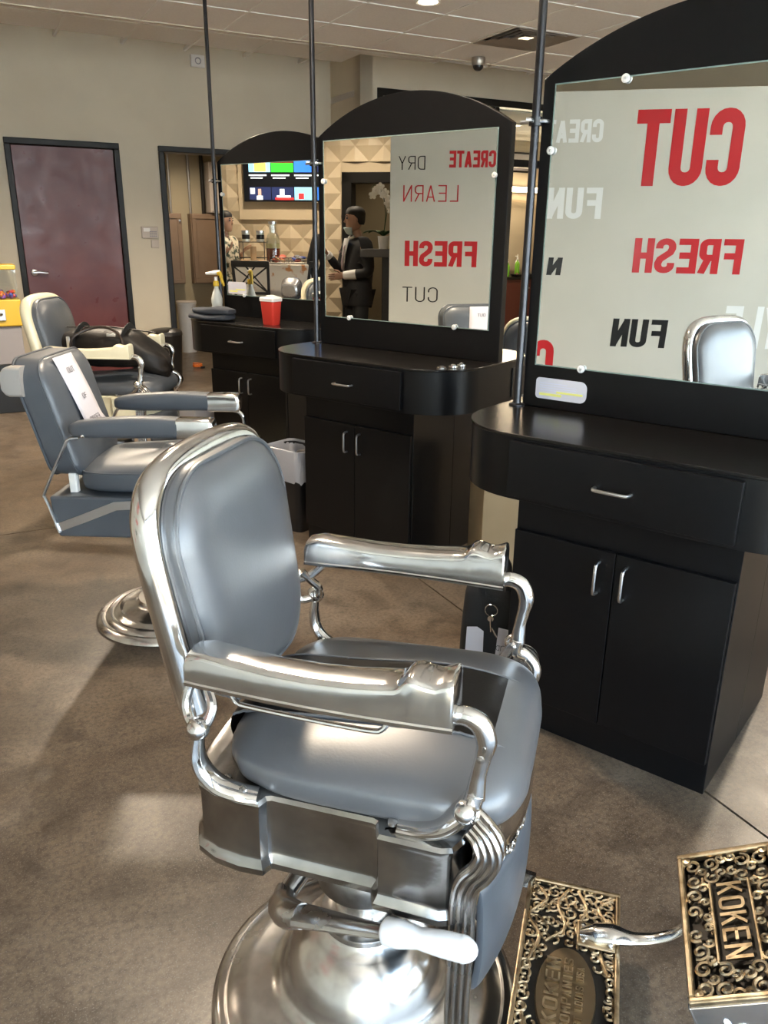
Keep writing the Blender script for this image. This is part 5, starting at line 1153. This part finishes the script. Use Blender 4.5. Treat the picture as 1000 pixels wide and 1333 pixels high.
stool(RW(-2.14, 6.26, 0), AA + R(180), 'black cross-back bar stool pushed up to the snack table')
stool(RW(-2.10, 5.80, 0), AA + R(90), 'black bar stool turned sideways with a plastic bag on it')
o = slab(-.13, .14, -.12, .12, 0, .24, 5, .02).build('plastic_bag', 'snack_silver', None, subd=1); place(o, RW(-2.10, 5.84, .792), AA); tag(o, 'crumpled grey plastic bag on the sideways bar stool', 'bag')

# ------------------------------------------------------------------ orchid on a grey stand
t = thing('display_stand', 'tall dark grey stand carrying a potted orchid', 'stand', RW(-2.28, 4.42, 0), AA)
MB().box(-.17, .17, -.19, .18, 1.305, 1.378).build('top', 'stand_grey', t, smooth=False, bevel=.006); MB().box(-.10, .10, -.17, -.02, .04, 1.305).build('post', 'stool_black', t, smooth=False, bevel=.004); MB().box(-.17, .17, -.18, .18, 0, .04).build('foot', 'stool_black', t, smooth=False, bevel=.004)
t = thing('potted_orchid', 'white orchid in a white pot on the grey stand', 'orchid', RW(-2.28, 4.41, 1.3785), AA)
MB().lathe([(.0, 0), (.042, 0), (.056, .115), (.058, .12), (.052, .12), (.048, .10), (.0, .10)], n=24).build('pot', 'white_porcelain', t)
MB().lathe([(.0, .10), (.05, .10), (.045, .108), (.0, .112)], n=18).build('soil', 'hair_clump', t)
for k in range(6):
    q = k * 1.05; l_ = MB(); rings = []
    for j in range(8):
        u = j / 7; r = .20 * u; w = .032 * math.sin(math.pi * (.08 + .90 * u)); z = .11 + .16 * u - .13 * u * u
        rings.append([(r * math.cos(q) - w * s * math.sin(q), r * math.sin(q) + w * s * math.cos(q), z + .012 * abs(s)) for s in (-1, -.5, 0, .5, 1)])
    l_.loft(rings, False, False, closed=False).build('leaf', 'leaf', t)
for s, pts in ((0, [(0, 0, .11), (.01, -.02, .30), (.02, .0, .48), (.02, .07, .57), (.02, .12, .55)]), (1, [(0, 0, .11), (-.01, -.02, .26), (0, -.05, .42), (0, -.07, .50)])):
    st_ = MB().tube(spline(pts, 6), .0035, 6).build('stem', 'leaf', t)
rnd = random.Random(2)
for k in range(11):
    c = Vector((.03 + rnd.uniform(-.04, .05), .07 - .016 * k + rnd.uniform(-.02, .02), .56 - .025 * abs(k - 2) + rnd.uniform(-.03, .03)))
    fl_ = MB(); rot = Matrix.Translation(c) @ Matrix.Rotation(rnd.uniform(-.6, .6), 4, 'Z') @ Matrix.Rotation(rnd.uniform(-.5, .5), 4, 'Y')
    for j in range(5):
        q = 2 * math.pi * j / 5; p = MB().sphere((0, 0, 0), .024, 8, (.18, .75, 1)); m = rot @ Matrix.Rotation(q, 4, 'X') @ Matrix.Translation((0, 0, .020))
        fl_.add([m @ Vector(v) for v in p.v], p.f)
    fl_.build('bloom', 'petal', t)

# ------------------------------------------------------------------ people (seen in the mirrors)
def skin_mesh(J, edges, root):
    names = list(J); idx = {n: i for i, n in enumerate(names)}
    me = bpy.data.meshes.new('tmp'); me.from_pydata([J[n][:3] for n in names], [(idx[a], idx[b]) for a, b in edges], [])
    ob = bpy.data.objects.new('tmp', me); COL.objects.link(ob)
    sk = ob.modifiers.new('skin', 'SKIN'); sk.use_smooth_shade = True
    sd = ob.modifiers.new('sub', 'SUBSURF'); sd.levels = 2; sd.render_levels = 2
    if not me.skin_vertices: 
        bpy.context.view_layer.objects.active = ob
    for i, n in enumerate(names):
        r = J[n][3]; r = r if isinstance(r, tuple) else (r, r)
        me.skin_vertices[0].data[i].radius = r; me.skin_vertices[0].data[i].use_root = (n == root)
    bpy.context.view_layer.update(); dg = bpy.context.evaluated_depsgraph_get(); ev = ob.evaluated_get(dg); m2 = ev.to_mesh()
    mb = MB().add([v.co.copy() for v in m2.vertices], [tuple(p.vertices) for p in m2.polygons]); ev.to_mesh_clear()
    bpy.data.objects.remove(ob); bpy.data.meshes.remove(me); return mb
def hand(mb, w, d, up, curl=.5, size=1.0):
    """palm and five bent fingers at wrist w, pointing along d, palm normal = up"""
    w, d, up = Vector(w), Vector(d).normalized(), Vector(up); up = (up - d * up.dot(d)).normalized(); sd = d.cross(up)
    mb.tube([w - d * .02, w + d * .02 * size, w + d * .055 * size, w + d * .085 * size], [.020, .026, .034, .028], 12, up=up, sec=[(.45 * math.cos(q), 1.15 * math.sin(q)) for q in [2 * math.pi * i / 12 for i in range(12)]])
    for k, ln in enumerate((.070, .080, .076, .060)):
        o = sd * (.027 - .018 * k) * size; p0 = w + d * .080 * size + o; pts = [p0]; dd = d.copy()
        for j in range(3):
            dd = (dd - up * curl * .55).normalized(); pts.append(pts[-1] + dd * ln * size * (.42, .33, .25)[j])
        mb.tube(pts, [.0088, .0086, .0078, .006], 8)
    p0 = w + d * .025 * size + sd * .028; mb.tube([p0, p0 + (d * .5 + sd * .7 - up * .2) * .035, p0 + (d * 1.1 + sd * .8 - up * .5) * .05], [.011, .010, .007], 8)
def head(mb, c, yaw=0.0):
    """shaped head: skull, jaw, nose, ears; c = centre of head, faces +x turned by yaw"""
    m = Matrix.Translation(c) @ Matrix.Rotation(yaw, 4, 'Z'); rings = []
    for z, rx, ry, ox in ((-.118, .030, .028, .045), (-.108, .050, .045, .034), (-.080, .072, .060, .020), (-.045, .085, .070, .010), (-.005, .092, .075, .004), (.035, .097, .078, -.002), (.070, .092, .074, -.006), (.098, .072, .058, -.008), (.114, .038, .032, -.008), (.118, .012, .010, -.008)):
        rings.append([m @ Vector((ox + rx * math.cos(q), ry * math.sin(q), z)) for q in [2 * math.pi * i / 20 for i in range(20)]])
    mb.loft(rings)
    mb.loft([[m @ Vector((x, s * w, z)) for x, s, w in ((.085, -1, .010), (.085 + d, 0, 0), (.085, 1, .010))] for z, d, in ((.022, .010), (-.005, .022), (-.025, .034), (-.036, .014))])
    for s in (-1, 1): mb.add([m @ Vector(v) for v in MB().sphere((.0, s * .080, -.012), .028, 8, (.6, .3, 1.1)).v], MB().sphere((0, 0, 0), .028, 8).f)
    mb.add([m @ Vector(v) for v in MB().sphere((.088, 0, -.062), .022, 8, (.35, 1.0, .28)).v], MB().sphere((0, 0, 0), .022, 8).f)
    return m
def face_bits(t, m):
    for s in (-1, 1):
        e = MB().sphere((.086, s * .032, .012), .0115, 8); e.v = [tuple(m @ Vector(v)) for v in e.v]; e.build('eye', 'ink', t)
        e = MB().tube([m @ Vector((.090, s * .016, .034)), m @ Vector((.088, s * .048, .036))], .0042, 6); e.build('eyebrow', 'hair', t)
def hair_cap(t, m, low=.0, vol=1.10, bun=False):
    rings = []
    for z, rx, ry, ox in ((-.05 + low, .040, .060, -.052), (-.02, .066, .076, -.036), (.025, .084, .080, -.020), (.055, .100, .084, -.008), (.085, .094, .080, -.006), (.112, .070, .062, -.006), (.128, .030, .030, -.006)):
        rings.append([m @ Vector((ox + rx * vol * math.cos(q), ry * vol * .97 * math.sin(q), z)) for q in [2 * math.pi * i / 20 for i in range(20)]])
    mb = MB().loft(rings)
    if bun: p = MB().sphere((-.10, 0, .07), .055, 10); mb.add([m @ Vector(v) for v in p.v], p.f)
    mb.build('hair', 'hair', t)
LEG = [('pel', 'hipl'), ('hipl', 'knl'), ('knl', 'anl'), ('pel', 'hipr'), ('hipr', 'knr'), ('knr', 'anr')]
TOR = [('pel', 'wst'), ('wst', 'cst'), ('cst', 'shl'), ('cst', 'shr'), ('shl', 'ell'), ('ell', 'wrl'), ('shr', 'elr'), ('elr', 'wrr')]
def person(name, lab, loc, rz, H, arms, mats, head_yaw=0.0, suit=True, bun=False):
    """arms = (left elbow, left wrist, right elbow, right wrist) in metres for a 1.75 m figure"""
    k = H / 1.75; t = thing('person', lab, 'person', loc, rz)
    g = {'pel': (0, 0, .93), 'wst': (0, 0, 1.08), 'cst': (0, 0, 1.32), 'nck': (.0, 0, 1.47), 'hd': (.015, 0, 1.56), 'shl': (0, .175, 1.40), 'shr': (0, -.175, 1.40), 'ell': arms[0], 'wrl': arms[1], 'elr': arms[2], 'wrr': arms[3],
         'hipl': (0, .09, .88), 'hipr': (0, -.09, .88), 'knl': (.02, .10, .48), 'knr': (.01, -.10, .48), 'anl': (-.01, .11, .07), 'anr': (-.02, -.11, .07), 'tol': (.14, .13, .03), 'tor': (.13, -.13, .03)}
    P = lambda n, r: tuple(c * k for c in g[n]) + (r,)
    J = {n: P(n, r) for n, r in dict(pel=(.11, .09), wst=(.10, .08), cst=(.11, .085), nck=.052, hd=.055, shl=.055, shr=.055, ell=.040, wrl=.026, elr=.040, wrr=.026, hipl=.075, hipr=.075, knl=.052, knr=.052, anl=.036, anr=.036, tol=.03, tor=.03).items()}
    body = skin_mesh(J, LEG + TOR + [('cst', 'nck'), ('nck', 'hd'), ('anl', 'tol'), ('anr', 'tor')], 'pel')
    for s, e, w in (('l', arms[0], arms[1]), ('r', arms[2], arms[3])):
        e, w = Vector(e) * k, Vector(w) * k; hand(body, w, w - e, Vector((0, 0, -1)) if s == 'l' else Vector((-1, 0, .2)), .5)
    m = head(body, Vector((.025, 0, 1.635)) * k, head_yaw)
    b_ = body.build('body', 'skin', t, angle=60); face_bits(t, m); hair_cap(t, m, .0, 1.035, bun)
    J2 = {n: P(n, r) for n, r in dict(pel=(.185, .150), wst=(.175, .140), cst=(.190, .150), shl=.092, shr=.092, ell=.068, wrl=.05, elr=.068, wrr=.05).items()}
    for wr, el in (('wrl', 'ell'), ('wrr', 'elr')):
        a, b = Vector(J2[el][:3]), Vector(J2[wr][:3]); q = a + (b - a) * (.80 if suit else .2); J2[wr] = tuple(q) + (.042,)
    jk = skin_mesh(J2, TOR, 'pel')
    jk.loft([[(x, y, z * k) for x, y in superell(0, 0, rx, ry, 2.3, 28)] for z, rx, ry in ((1.16, .115, .15), (1.06, .138, .180), (.93, .146, .188), (.82, .150, .192), (.80, .140, .182))])
    jk.build('jacket' if suit else 'shirt', mats[0], t, angle=60)
    J3 = {n: P(n, r) for n, r in dict(pel=(.140, .112), hipl=.098, hipr=.098, knl=.075, knr=.075, anl=.062, anr=.062).items()}
    skin_mesh(J3, LEG, 'pel').build('trousers', mats[1], t, angle=60)
    for s in (-1, 1):
        MB().loft([[(x * k, (y + s * .12) * k, z * k) for x, y in superell(.055, 0, .135 - d, .045 - d * .5, 2.4, 20)] for z, d in ((0, .004), (.02, 0), (.05, .006), (.075, .04))]).build('shoe', 'black_plastic', t)
    if suit:
        sh = MB(); x0 = .150 * k
        sh.add([(x0 * .80, -.055, 1.455 * k), (x0 * .80, .055, 1.455 * k), (x0 * 1.04, .035, 1.30 * k), (x0 * 1.05, 0, 1.14 * k), (x0 * 1.04, -.035, 1.30 * k)], [(0, 1, 2, 3, 4)])
        o = sh.build('shirt_front', 'shirt', t); md = o.modifiers.new('thick', 'SOLIDIFY'); md.thickness = .012
        MB().tube([(.098 * k, 0, 1.445 * k), (.146 * k, 0, 1.36 * k), (.168 * k, 0, 1.22 * k), (.168 * k, 0, 1.15 * k)], [.016, .018, .028, .012], sec=[(.35 * math.cos(q), math.sin(q)) for q in [2 * math.pi * i / 10 for i in range(10)]], up=(1, 0, 0)).build('tie', 'tie', t)
        MB().tube([(.055, -.052, 1.475 * k), (.085, -.02, 1.45 * k)], .014, 8).tube([(.055, .052, 1.475 * k), (.085, .02, 1.45 * k)], .014, 8).build('collar', 'shirt', t)
        for wr, el in (('wrl', 'ell'), ('wrr', 'elr')):
            a, b = Vector(J[el][:3]), Vector(J[wr][:3]); MB().tube([a + (b - a) * (.50 if wr == 'wrr' else .78), a + (b - a) * .97], [.050 if wr == 'wrr' else .046, .040], 14).build('cuff', 'shirt', t)
    return t, m
man, hm = person('person', 'man in black suit and tie holding a cup, mask under his chin', RW(-2.70, 4.78, 0), AA + R(52), 1.77,
                 ((.10, .24, 1.14), (.27, .17, 1.31), (-.02, -.27, 1.13), (.20, -.10, 1.10)), ('suit', 'suit'), head_yaw=R(14))
mk = MB(); rings = []
for z, r in ((-.150, .046), (-.135, .074), (-.112, .090), (-.090, .100), (-.078, .102)):
    rings.append([hm @ Vector((.012 + r * math.cos(q), r * .78 * math.sin(q), z)) for q in [R(-72 + 12 * i) for i in range(13)]])
mk.loft(rings, False, False, closed=False); o = mk.build('face_mask', 'mask_blue', man); md = o.modifiers.new('thick', 'SOLIDIFY'); md.thickness = .003
MB().box(.150, .165, .060, .10, 1.33, 1.352).build('pocket_square', 'tie', man, smooth=False)
wl_ = Vector((.27, .17, 1.31)) * (1.77 / 1.75); p = man.matrix_basis @ (wl_ + Vector((.085, -.01, -.01)))
t = thing('paper_cup', 'brown paper cup in the suited man hand', 'cup', p - Vector((0, 0, .05)), 0)
MB().lathe([(.0, 0), (.028, 0), (.038, .105), (.041, .108), (.038, .112), (.0, .105)], n=20).build('cup', 'paper_cup', t); MB().lathe([(.0, .108), (.040, .108), (.038, .118), (.0, .120)], n=20).build('lid', 'white_plastic', t)
person('person', 'woman in a floral shirt standing at the end of the snack table', RW(-2.95, 6.86, 0), AA + R(-75), 1.76, ((.02, .24, 1.16), (.14, .20, 1.28), (.02, -.24, 1.16), (.14, -.20, 1.28)), ('floral', 'suit'), suit=False, bun=True)
person('person', 'person in a dark jacket seen from behind beside the snack table', RW(-2.66, 5.46, 0), AA + R(172), 1.80, ((-.02, .25, 1.12), (.10, .21, .92), (-.02, -.25, 1.12), (.10, -.21, .92)), ('suit', 'suit'))
